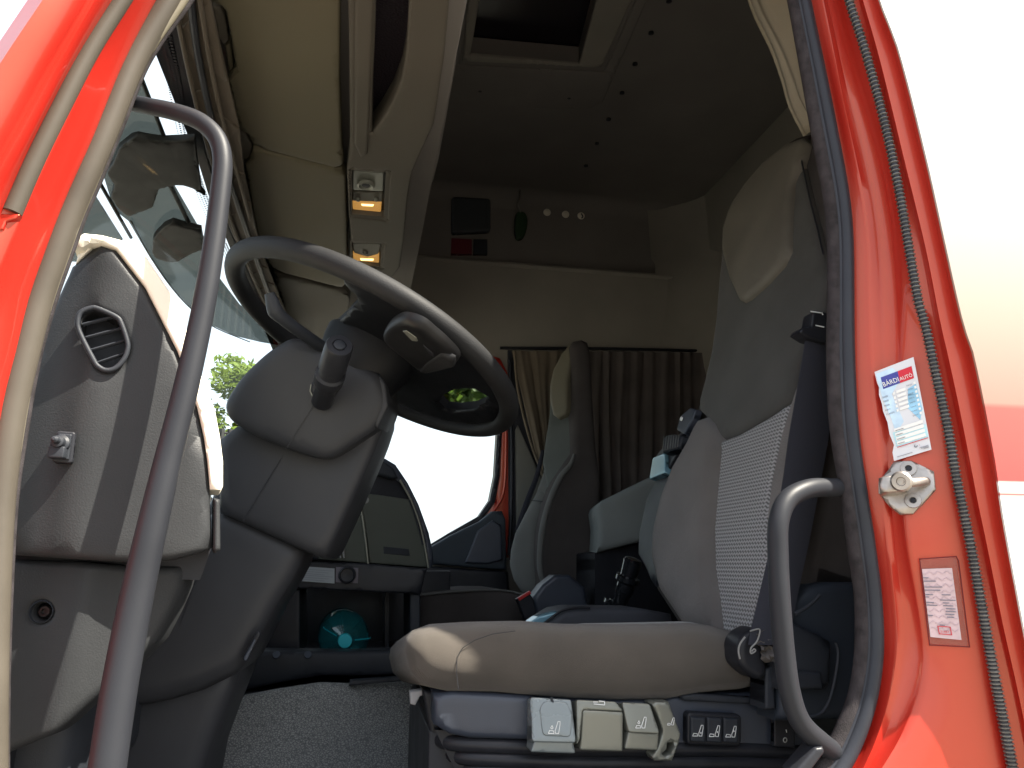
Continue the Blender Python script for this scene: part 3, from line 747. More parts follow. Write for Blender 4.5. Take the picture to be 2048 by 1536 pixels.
curtain('curtain', 'wide dark brown curtain hanging behind the passenger seat', (1150, 702), (1440, 706), (1150, 1130), (1440, 1130), 2.22, curt_d, 11, .020)
rl = thing('curtain_rail', 'slim dark rail holding the far curtains under the wall panel', 'rail')
tube('rail', [at(1000, 696, PY(2.24)), at(1200, 697, PY(2.24)), at(1420, 702, PY(2.24))], .007, black, rl, n=4, sides=8)
nc = thing('curtain', 'beige curtain bunched at the top rear corner of the driver doorway', 'curtain')
def nearc():
    R = []
    L = rowf([(1470, -120), (1507, 0), (1552, 85), (1578, 150), (1592, 195), (1625, 255)]); Rr = rowf([(1600, -120), (1620, 0), (1635, 100), (1650, 200), (1660, 255)])
    for j in range(20):
        q = -120 + j * 375 / 19; r_ = []
        for i in range(25):
            u_ = i / 24; p = at(L(q) * (1 - u_) + Rr(q) * u_, q, PY(.12)); p.y += .020 * math.sin(u_ * 12 + q * .003) + .01 * math.sin(u_ * 27 + 1); r_.append(p)
        R.append(r_)
    loft('cloth', R, curt_n, nc, .003, tv=(0, 1, 0), ang=80)
nearc()

# ================================================================== PASSENGER DOOR
pd = thing('passenger_door', 'passenger side door with its red window frame and blue grey door card', 'door')
strip_frame('window_seal', [(550, 770), (598, 716), (962, 716), (992, 730), (1002, 758), (1004, 850), (999, 952), (989, 1006), (964, 1040), (902, 1073), (864, 1096), (820, 1118), (590, 1118), (550, 1085)], win, PY(2.285), rubber, pd, .02, .006)
strip_frame('window_frame', [(535, 770), (590, 706), (965, 706), (1000, 716), (1015, 745), (1018, 850), (1018, 1000), (1018, 1115), (820, 1130), (580, 1130), (535, 1090)], [(549, 770), (597, 715), (962, 715), (993, 729), (1003, 758), (1005, 850), (1000, 952), (990, 1006), (965, 1041), (902, 1074), (864, 1097), (820, 1119), (590, 1119), (549, 1085)], PY(2.29), red, pd, .01, .004)
plate('window_glass', win, PY(2.33), clear, pd, depth=.004)
tube('frame_lip', [at(978, 717, PY(2.27)), at(1002, 736, PY(2.27)), at(1011, 790, PY(2.27)), at(1012, 900, PY(2.27)), at(1007, 985, PY(2.27)), at(985, 1026, PY(2.27))], .006, red, pd, n=5, sides=10)
plate('door_card', [(850, 1100), (900, 1071), (960, 1042), (985, 1022), (1005, 1022), (1012, 1040), (1014, 1140), (1005, 1140), (860, 1128)], PY(2.22), mat('navy_card', (0.045, 0.056, 0.068), .6, bump=.15, bscale=400, var=.1), pd, depth=.06, R=.012)
plate('card_panel', [(985, 1040), (1003, 1050), (1006, 1120), (975, 1128), (930, 1126), (955, 1062)], PY(2.205), bluep, pd, depth=.01, R=.006)
plate('lower_card', [(845, 1131), (1016, 1143), (1024, 1300), (840, 1300)], PY(2.23), black, pd, depth=.06, R=.01)
plate('post_trim', [(1016, 700), (1024, 700), (1080, 950), (1100, 1120), (1018, 1120)], PY(2.275), rubber, pd, depth=.01)
plate('post_cover', [(1031, 860), (1036, 850), (1085, 960), (1080, 1100), (1033, 1060)], PY(2.262), mat('pillar_grey', (.17, .17, .15), .6), pd, depth=.012, R=.004)
tube('outer_seal', [at(1019, 720, PY(2.265)), at(1023, 850, PY(2.265)), at(1023, 1000, PY(2.265)), at(1018, 1110, PY(2.265))], .008, rubber, pd, n=5, sides=10)
mr_ = thing('side_mirror', 'passenger side mirror seen through the lower gap of the steering wheel', 'mirror')
MP = PN(at(925, 800, PY(2.62)), Vector((.77, -.585, -.26)))
plate('housing', [(860, 760), (985, 745), (990, 820), (975, 838), (870, 838)], PN(MP[0] - MP[1] * .01, MP[1]), black, mr_, depth=.05, R=.01, rnd=.02)
mg = mat('mirror_glass', (.8, .82, .82), .02, 1.0)
plate('mirror_glass', [(866, 768), (980, 755), (984, 815), (970, 830), (875, 830)], PN(MP[0] + MP[1] * .004, MP[1]), mg, mr_, depth=.006, rnd=.01)

# ================================================================== DASHBOARD
da = thing('dashboard', 'dark grey truck dashboard with vented end panel, olive centre face and open lower bay', 'dashboard')
DP = PN((-.25, .06, 1.9), (.20, -1, 0))
def dwarp(p):   # the end panel wraps round towards the door
    k = -.335 - p.x
    if k > 0: p.y += k * .55
    return p
vent_o = [(151, 640), (158, 622), (180, 613), (196, 614), (235, 631), (246, 645), (258, 682), (258, 702), (250, 722), (232, 740), (212, 744), (194, 736), (184, 722), (155, 665)]
vent_i = [(160, 641), (166, 627), (182, 619), (195, 620), (229, 636), (239, 649), (251, 684), (251, 700), (244, 717), (229, 733), (212, 737), (199, 730), (190, 718), (163, 664)]
plate('end_panel', [(178, 484), (200, 484), (232, 497), (290, 572), (355, 700), (395, 815), (408, 873), (415, 922), (420, 985), (424, 1095), (400, 1105), (345, 1120), (270, 1126), (150, 1118), (-20, 1108), (-20, 900), (60, 640), (128, 515), (150, 503)], DP, grain, da, depth=.10, R=.010, g=.022, holes=[(vent_i, True, 0)], warp=dwarp)
plate('cream_trim', [(146, 490), (152, 474), (168, 465), (204, 469), (262, 484), (292, 512), (345, 590), (385, 690), (408, 765), (429, 816), (440, 873), (446, 922), (446, 972), (441, 979), (420, 978), (415, 922), (408, 873), (395, 815), (355, 700), (290, 572), (232, 497), (200, 484), (178, 484), (165, 492)], PN(DP[0] + DP[1].normalized() * .003, DP[1]), cream, da, depth=.09, R=.004, g=.008)
plate('cream_corner', [(138, 515), (144, 494), (160, 484), (176, 487), (164, 495), (152, 504)], DP, cream, da, depth=.05, R=.003, warp=dwarp)
plate('side_tab', [(427, 995), (440, 998), (441, 1100), (430, 1106), (426, 1098)], DP, grain, da, depth=.06, R=.005)
# vent with slats
plate('gap_backing', [(-20, 1090), (425, 1090), (400, 1160), (-20, 1150)], PN(DP[0] - DP[1].normalized() * .07, DP[1]), black, da, depth=.02)
ve = plate('vent', vent_o, PN(DP[0] + DP[1].normalized() * .004, DP[1]), plast, da, depth=.01, sm=True, holes=[(vent_i, True, 0)], g=.004)
tube('vent_ring', [at(*(Vector(a).lerp(Vector(b), .5)), PN(DP[0] + DP[1].normalized() * .004, DP[1])) for a, b in zip(vent_o, vent_i)], .0032, plast, ve, closed=True, sides=10, n=5)
for a, b in (((165, 650), (232, 632)), ((172, 676), (247, 656)), ((182, 701), (252, 681)), ((193, 727), (251, 707))):
    tube('slat', [at(*a, PN(DP[0] - DP[1].normalized() * .004, DP[1])), at(*b, PN(DP[0] - DP[1].normalized() * .004, DP[1]))], .0042, plast, ve, n=2, sides=8, smooth=False, sq=.55)
plate('duct', [(150, 610), (262, 610), (262, 750), (150, 750)], PN(DP[0] - DP[1].normalized() * .04, DP[1]), black, ve, depth=.004)
# door switch
dsw = thing('door_switch', 'small square black plunger switch on the dashboard end panel', 'switch')
SP = PN(DP[0] + DP[1].normalized() * .001 + Vector((0, 0.012, 0)), DP[1])
plate('base', [(116, 862), (154, 865), (147, 928), (105, 924)], PN(DP[0] + DP[1].normalized() * .0015, DP[1]), black, dsw, depth=.03, R=.002, rnd=.004, warp=lambda p: Vector((p.x, p.y - .004, p.z)))
plate('recess', [(120, 868), (146, 870), (140, 920), (111, 918)], PN(DP[0] + DP[1].normalized() * .0045, DP[1]), plast, dsw, depth=.004, R=.001, warp=lambda p: Vector((p.x, p.y - .004, p.z)))
c = at(127, 890, DP) + Vector((0, -.008, 0))
box('bracket', c + Vector((-.010, -.010, -.018)), c + Vector((.008, .006, -.004)), plast, dsw, bev=.002)
lathe('plunger', c, (.0, -1, .12), [(-.004, .010), (.004, .0105), (.006, .0075), (.013, .007), (.014, .0045), (.021, .004), (.024, .0015)], plast, dsw, 20)
# lower end panel
LPf = PN((-.30, .075, 1.7), (-.15, -1, .0))
lp = thing('lower_end_panel', 'lower grey plastic panel beneath the dashboard end, held by one recessed bolt', 'panel')
def lwarp(p):
    x0 = -.315 + (p.z - 1.8) * .10   # crease line; right of it the face turns inwards
    if p.x > x0: p.y += (p.x - x0) * .75
    return p
bolt_c = (82, 1224)
plate('panel', [(-60, 1118), (13, 1118), (145, 1122), (267, 1134), (347, 1132), (335, 1180), (312, 1235), (285, 1290), (225, 1358), (168, 1408), (114, 1461), (95, 1474), (0, 1512), (-60, 1530)], LPf, grain, lp, depth=.04, R=.009, g=.012, warp=lwarp,
      holes=[([(82 + 20 * math.cos(a), 1224 + 18 * math.sin(a)) for a in [k * math.pi / 8 for k in range(16)]], False, 0)])
c = at(82, 1224, LPf)
lathe('cup', c + Vector((0, .022, 0)), (0, -1, 0), [(0, .0), (0, .012), (.022, .0135), (.0235, .0125), (.003, .0115), (.003, 0)], plast, lp, 28)
lathe('bolt', c + Vector((0, .019, 0)), (0, -1, 0), [(0, .0085), (.007, .0085), (.010, .006), (.010, .0035), (.006, .003), (.006, 0)], mat('dark_bolt', (.06, .055, .055), .35, .8), lp, 24)
# dash core
box('core', (-.66, .16, 1.50), (-.34, 2.2, 1.86), plast, da, bev=.03)
box('under_core', (-.70, .10, floor_z), (-.40, 2.25, 1.52), black, da, bev=.01)
box('footwell_side', (-.42, .12, floor_z), (-.40, .3, 1.60), black, da)
# centre part facing the driver
CPn = PN(at(760, 1050, PY(1.25)), (.35, -1, 0))
plate('centre_body', [(600, 915), (747, 914), (772, 917), (792, 929), (817, 966), (838, 1008), (859, 1066), (866, 1100), (869, 1128), (862, 1137), (780, 1132), (600, 1118)], PN(CPn[0] - CPn[1] * .010, CPn[1]), black, da, depth=.42, R=.010, g=.02)
plate('centre_top', [(735, 912), (747, 914), (772, 917), (792, 929), (817, 966), (838, 1008), (859, 1066), (866, 1100), (869, 1128), (862, 1137), (858, 1137), (852, 1090), (842, 1045), (825, 1000), (806, 968), (793, 958), (730, 940)], CPn, bluep, da, depth=.03, R=.006)
plate('grab_top', [(735, 918), (770, 922), (788, 935), (798, 956), (785, 957), (730, 940)], PN(CPn[0] + CPn[1] * .02, CPn[1]), plast, da, depth=.04, R=.008)
gf = plate('glove_face', [(716, 985), (760, 990), (820, 999), (835, 1040), (848, 1090), (856, 1135), (740, 1126), (735, 1080), (727, 1030)], PN(CPn[0] + CPn[1] * .004, CPn[1]), greenp, da, depth=.012, R=.003)
plate('handle_recess', [(767, 1093), (818, 1098), (820, 1112), (768, 1107)], PN(CPn[0] + CPn[1] * .006, CPn[1]), plast, gf, depth=.006, R=.001)
gf2 = plate('radio_face', [(640, 985), (712, 985), (724, 1030), (731, 1080), (736, 1126), (640, 1118)], PN(CPn[0] + CPn[1] * .004, CPn[1]), greenp, da, depth=.012, R=.003)
def ptubeN(name, pts, pl, r, m, par): return tube(name, [at(q[0], q[1], pl) for q in pts], r, m, par, n=5, sides=8)
NP = PN(CPn[0] + CPn[1] * .008, CPn[1])
ptubeN('silver_strip', [(713, 985), (724, 1030), (731, 1080), (736, 1127)], NP, .0035, silver, da)
ptubeN('silver_strip', [(800, 960), (822, 1000), (840, 1050), (851, 1100), (857, 1136)], NP, .0035, silver, da)
ptubeN('edge_strip', [(819, 1000), (834, 1045), (846, 1090)], NP, .0022, plast, da)
for k in range(5):
    ptubeN('vent_rib', [(676 - k * 8 + 4, 1055 + k * 9), (681 - k * 7 + 4, 1085 + k * 4), (684 - k * 7 + 4, 1116)], NP, .0026, fab_l if k in (0, 1) else plast, gf2)
lathe('sticker_disc', at(731, 1000, PN(CPn[0] + CPn[1] * .0045, CPn[1])), CPn[1], [(0, .010), (.0012, .010), (.0012, 0)], fab_l, gf, 20)
lathe('sticker_mark', at(728, 997, PN(CPn[0] + CPn[1] * .0060, CPn[1])), CPn[1], [(0, .005), (.0006, .005), (.0006, 0)], redink, gf, 14)
# shelf band with label + socket
BP_ = PY(1.22)
plate('lower_band', [(585, 1118), (735, 1127), (856, 1137), (850, 1150), (842, 1188), (740, 1184), (570, 1176)], BP_, black, da, depth=.35, R=.006)
lb = thing('paper_label', 'pale rectangular instruction label on the dark band below the radio', 'label')
LPl = PY(1.214)
plate('sheet', [(598, 1132), (669, 1137), (669, 1167), (598, 1162)], LPl, mat('dull_label', (.26, .28, .29), .5), lb, depth=.003)
lines('print', [[(602, 1138 + 4 * k), (665 - (k % 3) * 8, 1142 + 4 * k)] for k in range(6)], PY(1.2135), .7, greyink, lb)
so_ = thing('power_socket', 'round black power socket beside the paper label', 'socket')
plate('plate', [(672, 1134), (717, 1136), (716, 1167), (671, 1165)], PY(1.216), mat('socket_plate', (.12, .11, .13), .4), so_, depth=.004, R=.001)
c = at(694, 1150, PY(1.214)); lathe('ring', c, (0, -1, 0), [(0, .024), (.008, .023), (.010, .019), (.004, .017), (.002, .0)], black, so_, 24)
# open bay
box('bay_back', (-.36, 1.75, 1.40), (.32, 1.78, 1.78), black, da)
plate('bay_post', [(820, 1186), (841, 1188), (841, 1300), (820, 1296)], PY(1.24), plast, da, depth=.3, R=.005)
plate('bay_side', [(570, 1176), (600, 1178), (600, 1310), (500, 1310)], PY(1.24), black, da, depth=.3, R=.005)
plate('bay_divider', [(770, 1182), (778, 1182), (778, 1300), (770, 1300)], PY(1.5), black, da, depth=.2)
box('bay_floor', (-.36, 1.18, 1.535), (.34, 1.76, 1.552), black, da)
plate('tray_lip', [(508, 1306), (520, 1302), (700, 1304), (840, 1300), (840, 1346), (760, 1352), (640, 1352), (560, 1366), (450, 1390), (465, 1345)], PY(1.10), plast, da, depth=.08, R=.010, g=.02)
for x, y in ((553, 1310), (616, 1310)):
    lathe('lip_button', at(x, y, PY(1.097)), (0, -1, .6), [(0, .010), (.003, .009), (.003, 0)], bluep, da, 14)
bo = thing('water_bottle', 'clear teal plastic bottle lying in the dash bay, turquoise cap towards the door', 'bottle')
c = at(690, 1288, PY(1.22))
lathe('bottle_body', c + Vector((0, 0, .008)), (-.06, 1, .02), [(.0, .014), (.015, .015), (.03, .035), (.05, .060), (.07, .068), (.10, .066), (.11, .069), (.14, .066), (.15, .069), (.25, .067), (.28, .06), (.285, 0)], bottle_m, bo, 30)
lathe('cap', c + Vector((0, -.004, .008)), (-.06, 1, .02), [(0, 0), (0, .0175), (.003, .019), (.016, .019), (.018, .0185)], teal_cap, bo, 30)
for k in range(7):
    a = k * 2 * math.pi / 7; tube('moulded_rib', [c + Vector((math.cos(a) * r_, d, .008 + math.sin(a) * r_)) for d, r_ in ((.022, .026), (.04, .050), (.062, .066), (.09, .068))], .0016, teal_cap if k % 3 == 0 else bottle_m, bo, n=3, sides=6)

# floor / engine tunnel
tn = thing('floor_mat', 'pebble grained grey floor covering rising over the engine tunnel', 'floor covering')
TP = PN((0, .85, 1.45), (.05, -1, .38))
plate('mat_sheet', [(360, 1650), (400, 1480), (450, 1392), (560, 1372), (640, 1360), (700, 1362), (800, 1358), (930, 1362), (1000, 1400), (1000, 1650)], TP, carpet, tn, depth=.03, R=.02, g=.03)
plate('seat_rail', [(700, 1362), (790, 1356), (840, 1352), (838, 1361), (760, 1366), (698, 1372)], PY(.86), plast, tn, depth=.03, R=.002)
box('tunnel_core', (-.35, 1.02, floor_z), (.9, 1.6, 1.50), black, tn, bev=.02)
gl = thing('grey_lever', 'small pale grey hooked lever under the front of the seat cushion', 'lever')
plate('lever', [(820, 1384), (852, 1379), (857, 1386), (840, 1394), (831, 1411), (821, 1409)], PY(.35), mat('lever_grey', (.32, .32, .33), .5), gl, depth=.02, R=.003)

# ================================================================== STEERING COLUMN AND WHEEL
sc = thing('steering_column', 'grey moulded steering column shroud with two stalks', 'steering column')
plate('shroud', [(443, 806), (452, 838), (500, 868), (572, 898), (640, 920), (668, 914), (712, 884), (752, 858), (774, 812), (770, 768), (758, 745), (700, 712), (592, 673), (572, 675), (528, 704), (478, 752)], PN((0, .34, 2.1), (-.15, -1, -.12)), colm, sc, depth=.20, R=.022, H=.017, g=.016, rnd=.02)
plate('shroud_side', [(758, 746), (771, 768), (776, 812), (755, 856), (748, 850), (762, 806), (757, 770)], PN((0, .345, 2.1), (-.15, -1, -.12)), colm, sc, depth=.15, R=.004)
plate('column_body', [(430, 880), (470, 850), (540, 830), (700, 800), (778, 792), (777, 820), (764, 860), (745, 908), (712, 983), (676, 1062), (656, 1104), (643, 1117), (600, 1099), (486, 1046), (436, 1024)], PN((0, .41, 2.0), (-.1, -1, 0)), colm, sc, depth=.20, R=.022, H=.016, g=.016)
plate('leg_cover', [(340, 1120), (430, 1010), (486, 1030), (600, 1080), (608, 1100), (600, 1125), (582, 1160), (548, 1215), (520, 1270), (492, 1325), (470, 1350), (400, 1384), (330, 1405), (250, 1420), (200, 1420)], PN((0, .44, 1.8), (-.05, -1, 0)), colm, sc, depth=.18, R=.032, H=.026, g=.02)
plate('leg_lower', [(150, 1650), (200, 1400), (300, 1380), (480, 1325), (468, 1370), (440, 1440), (410, 1520), (385, 1650)], PN((0, .47, 1.8), (-.05, -1, 0)), colm, sc, depth=.18, R=.03, H=.024, g=.02)
plate('slot', [(487, 1322), (484, 1316), (512, 1264), (519, 1262), (521, 1270), (494, 1322)], PN((0, .425, 1.8), (-.05, -1, 0)), black, sc, depth=.01, R=.003)
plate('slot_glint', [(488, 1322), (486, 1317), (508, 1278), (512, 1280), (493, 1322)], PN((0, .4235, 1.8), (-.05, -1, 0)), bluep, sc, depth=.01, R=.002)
def surf_line(name, pts, pl, w_, par): return lines(name, pts, pl, w_, black, par, lift=.0004)
surf_line('shroud_seam', [[(634, 800), (572, 898)]], PN((0, .3385, 2.1), (-.15, -1, -.12)), 1.6, sc)
surf_line('body_seam', [[(562, 918), (486, 1043)]], PN((0, .4085, 2.0), (-.1, -1, 0)), 1.6, sc)
surf_line('leg_seam', [[(405, 1130), (385, 1180), (360, 1250)]], PN((0, .4385, 1.8), (-.05, -1, 0)), 1.0, sc)
# stalks
s1 = tube('stalk', [at(690, 725, PY(.42)), at(650, 698, PY(.36)), at(600, 663, PY(.31)), at(566, 637, PY(.28)), at(551, 622, PY(.27)), at(545, 604, PY(.265)), at(539, 586, PY(.26))], [.012, .011, .0105, .011, .013, .011, .008], plast, sc, n=6, sides=16)
b0 = at(648, 790, PY(.33)); b1 = at(679, 690, PY(.20)); ax = (b1 - b0)
L = ax.length
st = lathe('stalk_knob', b0, ax, [(-.02, .018), (L * .12, .017), (L * .22, .019), (L * .30, .024), (L * .44, .0245), (L * .46, .020), (L * .55, .0195), (L * .58, .0225), (L * .97, .0215), (L, .0195), (L, .011), (L * .985, .010), (L * .985, .0)], black, sc, 32)
lathe('end_button', b0 + ax * .985, ax, [(0, .0092), (.0035, .0088), (.0045, .006), (.0045, 0)], plast, st, 24)
plate('stalk_boot', [(622, 770), (634, 758), (660, 752), (676, 762), (678, 778), (668, 792), (645, 799), (625, 790)], PN((0, .3365, 2.1), (-.15, -1, -.12)), black, sc, depth=.01, R=.004, sm=True)
lines('boot_rim', [[(622, 770), (620, 782), (626, 794)], [(640, 800), (655, 801), (668, 796)]], PN((0, .3340, 2.1), (-.15, -1, -.12)), 2.0, silver, sc)
plate('rear_paddle', [(760, 838), (776, 840), (784, 855), (780, 866), (764, 864)], PY(.62), black, sc, depth=.01, R=.003)

wh = thing('steering_wheel', 'big black four spoke steering wheel tilted above the column', 'steering wheel')
WC = Vector((.008, .42, 2.19)); a_, b_ = .464, .073
WN = Vector((math.sin(a_) * math.cos(b_), math.sin(b_), math.cos(a_) * math.cos(b_))).normalized()
e1 = Vector((0, 1, 0)).cross(WN).normalized(); e2 = WN.cross(e1)
lea = mat('wheel_leather', (0.012, 0.0125, 0.0135), .60, bump=.25, bscale=500, var=.25, vscale=12)
tube('rim', [WC + (e1 * math.cos(t) + e2 * math.sin(t)) * .280 for t in [k * 2 * math.pi / 48 for k in range(48)]], .0178, lea, wh, sides=18, n=2, closed=True, up=WN)
WP = PN(WC, -WN)
def wpl(o): return PN(WC - WN * o, -WN)
op2 = [(876, 808), (886, 793), (905, 783), (930, 779), (957, 784), (971, 798), (968, 811), (945, 821), (910, 824), (888, 821)]
hubm = mat('hub_plastic', (.0055, .006, .0075), .5, var=.15, vscale=20)
plate('spokes', [(683, 548), (720, 562), (780, 588), (850, 632), (920, 690), (975, 755), (1002, 812), (988, 845), (945, 850), (890, 842), (840, 826), (760, 792), (700, 758), (655, 722), (643, 690), (655, 665), (682, 640), (703, 618), (715, 606), (709, 590), (686, 574)], wpl(.008), hubm, wh, depth=.022, R=.006, holes=[op2], g=.02)
lathe('hub', WC - WN * .12, WN, [(0, .040), (.01, .058), (.05, .075), (.10, .088), (.12, .090)], hubm, wh, 36)
hb = plate('control_pod', [(760, 680), (768, 663), (782, 651), (801, 645), (834, 655), (860, 675), (885, 697), (908, 723), (905, 738), (880, 742), (850, 748), (834, 745), (800, 718), (770, 694)], wpl(.05), mat('pod_plastic', (0.009, 0.009, 0.0095), .4, var=.12, vscale=20), wh, depth=.02, R=.016, H=.014, sm=True, g=.01)
plate('pod_button', [(805, 663), (812, 662), (832, 676), (835, 683), (824, 682)], wpl(.0515), silver, hb, depth=.002, R=.001)
plate('pod_button', [(846, 691), (866, 708), (868, 714), (860, 711)], wpl(.0515), black, hb, depth=.002, R=.001)
plate('pod_corner', [(850, 728), (880, 708), (906, 722), (906, 737), (880, 744), (852, 750), (836, 745)], wpl(.053), lea, hb, depth=.01, R=.006)

# ================================================================== GRAB HANDLES
g1 = thing('grab_handle', 'long grey tubular grab handle in front of the dashboard end', 'handle', 'grab handles beside the doorway')
tube('bar', [at(x, y, PY(v)) for x, y, v in ((262, 206, .04), (300, 213, .025), (350, 224, .015), (400, 243, .01), (433, 275, .008), (445, 320, .006), (440, 390, .005), (426, 500, .004), (404, 630, .003), (372, 775, .0), (336, 920, -.004), (303, 1060, -.008), (272, 1200, -.010), (245, 1340, -.014), (224, 1470, -.02), (206, 1600, -.025))],
     [.0108, .0112, .0118, .0122, .0125, .013, .0138, .0148, .0165, .018, .0185, .0185], tube_m, g1, sides=24, n=6)
g2 = thing('grab_handle', 'shorter dark tubular grab handle fixed to the rear door post', 'handle', 'grab handles beside the doorway')
tube('bar', [at(x, y, PY(v)) for x, y, v in ((1705, 978, .03), (1660, 975, .01), (1615, 978, -.01), (1575, 1000, -.02), (1557, 1045, -.025), (1556, 1110, -.025), (1560, 1200, -.025), (1568, 1300, -.02), (1580, 1385, -.015), (1602, 1445, -.01), (1645, 1487, .0), (1690, 1520, .02))],
     .0132, tube_m, g2, sides=24, n=6)
plate('foot', [(1590, 1545), (1632, 1496), (1648, 1494), (1651, 1506), (1625, 1540), (1600, 1560)], PY(-.02), black, g2, depth=.03, R=.004)

# ================================================================== DRIVER SEAT
dsn = Vector((-.958, 0, .285)).normalized()
def bpl(o): return PN(Vector((.70, 0, 1.80)) + dsn * o, dsn)
seat = thing('truck_seat', 'grey driver seat with tall backrest, woven centre and pale headrest pad', 'seat')
plate('back_shell', [(1610, 262), (1590, 268), (1565, 283), (1522, 318), (1483, 366), (1452, 412), (1437, 465), (1436, 520), (1430, 600), (1419, 706), (1391, 817), (1360, 885), (1318, 985), (1294, 1067), (1292, 1119), (1306, 1182), (1352, 1255), (1520, 1275), (1590, 1200), (1640, 980), (1690, 700), (1710, 500), (1680, 280)], bpl(-.035), fab_k, seat, depth=.10, R=.03, H=.03, g=.03)
plate('upper_panel', [(1445, 480), (1434, 560), (1428, 640), (1419, 706), (1405, 765), (1391, 817), (1405, 830), (1415, 850), (1425, 886), (1478, 867), (1540, 831), (1580, 802), (1592, 729), (1615, 684), (1640, 620), (1652, 560), (1647, 508), (1623, 410), (1600, 309), (1560, 350), (1500, 400)], bpl(.0), fab_d, seat, depth=.05, R=.02, H=.016, g=.02)
plate('headrest_pad', [(1600, 271), (1569, 282), (1526, 316), (1487, 363), (1455, 410), (1440, 461), (1438, 500), (1452, 555), (1471, 598), (1480, 603), (1492, 597), (1526, 566), (1563, 525), (1573, 504), (1575, 430), (1580, 363), (1600, 309), (1606, 285)], bpl(.016), pad, seat, depth=.03, R=.022, H=.020, g=.018)
plate('side_wing', [(1606, 272), (1640, 280), (1670, 420), (1680, 600), (1655, 690), (1645, 600), (1650, 508), (1626, 410), (1602, 309)], bpl(-.008), fab_k, seat, depth=.05, R=.015, H=.014, g=.02)
plate('bolster', [(1388, 821), (1365, 872), (1337, 920), (1310, 988), (1291, 1067), (1288, 1119), (1302, 1182), (1325, 1218), (1352, 1262), (1427, 1268), (1419, 1186), (1411, 1127), (1410, 1047), (1417, 968), (1425, 888), (1421, 864), (1409, 837), (1397, 824)], bpl(.030), fab_g, seat, depth=.07, R=.055, H=.045, g=.016)
plate('woven_centre', [(1425, 887), (1478, 867), (1540, 831), (1580, 803), (1572, 840), (1560, 872), (1540, 968), (1532, 1027), (1534, 1127), (1524, 1186), (1504, 1285), (1425, 1285), (1419, 1186), (1411, 1127), (1410, 1047), (1417, 968)], bpl(.004), knit, seat, depth=.04, R=.015, H=.008, g=.018)
plate('bolster', [(1617, 684), (1602, 715), (1592, 770), (1580, 806), (1560, 872), (1540, 968), (1533, 1027), (1535, 1127), (1525, 1186), (1508, 1240), (1520, 1240), (1545, 1150), (1568, 1050), (1590, 955), (1608, 850), (1618, 690)], bpl(.030), fab_g, seat, depth=.03, R=.010, H=.006, g=.02)
lines('seam', [[(1600, 309), (1612, 360), (1623, 410), (1636, 458), (1647, 508)]], bpl(.006), 1.6, black, seat)
CY = PY(.25)
plate('cushion', [(808, 1308), (812, 1284), (828, 1265), (864, 1252), (940, 1247), (1050, 1245), (1130, 1251), (1250, 1252), (1400, 1249), (1440, 1254), (1490, 1268), (1560, 1278), (1560, 1372), (1500, 1386), (1420, 1394), (1350, 1406), (1250, 1409), (1150, 1404), (1050, 1397), (1000, 1392), (900, 1391), (846, 1378), (818, 1350)], CY, fab_s, seat, depth=.50, R=.052, H=.040, g=.014,
      bulge=lambda q, d: .004 * noise.noise(Vector((q.x * 9, q.y * 14, 3))), warp=lambda p: Vector((p.x, p.y, p.z - max(0, p.y - .29) * .13)))
plate('cushion_top', [(1130, 1253), (1160, 1260), (1230, 1258), (1330, 1252), (1400, 1248), (1380, 1244), (1250, 1247), (1180, 1248)], PY(.30), fab_l, seat, depth=.04, R=.002, warp=lambda p: Vector((p.x, p.y, p.z - max(0, p.y - .31) * .05)))
lines('seam', [[(917, 1378), (913, 1345), (914, 1315), (925, 1296), (950, 1280), (985, 1268), (1030, 1262)]], PY(.249), 1.4, black, seat, lift=.0006)
plate('side_arm', [(1383, 818), (1350, 880), (1318, 940), (1290, 1000), (1275, 1070), (1274, 1110), (1290, 1140), (1302, 1170), (1320, 1160), (1330, 1000), (1380, 880)], bpl(-.02), plast, seat, depth=.06, R=.012)
plate('display_catch', [(1298, 958), (1305, 915), (1330, 905), (1330, 945)], bpl(.0), glassy, seat, depth=.02, R=.003)
plate('adjuster_body', [(1310, 912), (1345, 870), (1366, 866), (1352, 910), (1330, 950)], bpl(-.01), black, seat, depth=.05, R=.006)
kn = plate('adjuster_knob', [(1324, 880), (1330, 870), (1345, 867), (1362, 870), (1356, 895), (1322, 905)], bpl(.02), plast, seat, depth=.05, R=.008)
for k in range(7):
    tube('knob_rib', [at(1328 + k * 5, 872 - (k % 4), bpl(.0215)), at(1325 + k * 5, 900 - k, bpl(.0215))], .0012, fab_p, kn, n=1, sides=6, smooth=False)
plate('adjuster_lever', [(1353, 860), (1360, 832), (1380, 815), (1390, 818), (1384, 840), (1368, 868)], bpl(.0), bluep, seat, depth=.02, R=.004)
lathe('lever_stud', at(1364, 838, bpl(.002)), dsn, [(0, .006), (.004, .005), (.004, 0)], white, seat, 12)
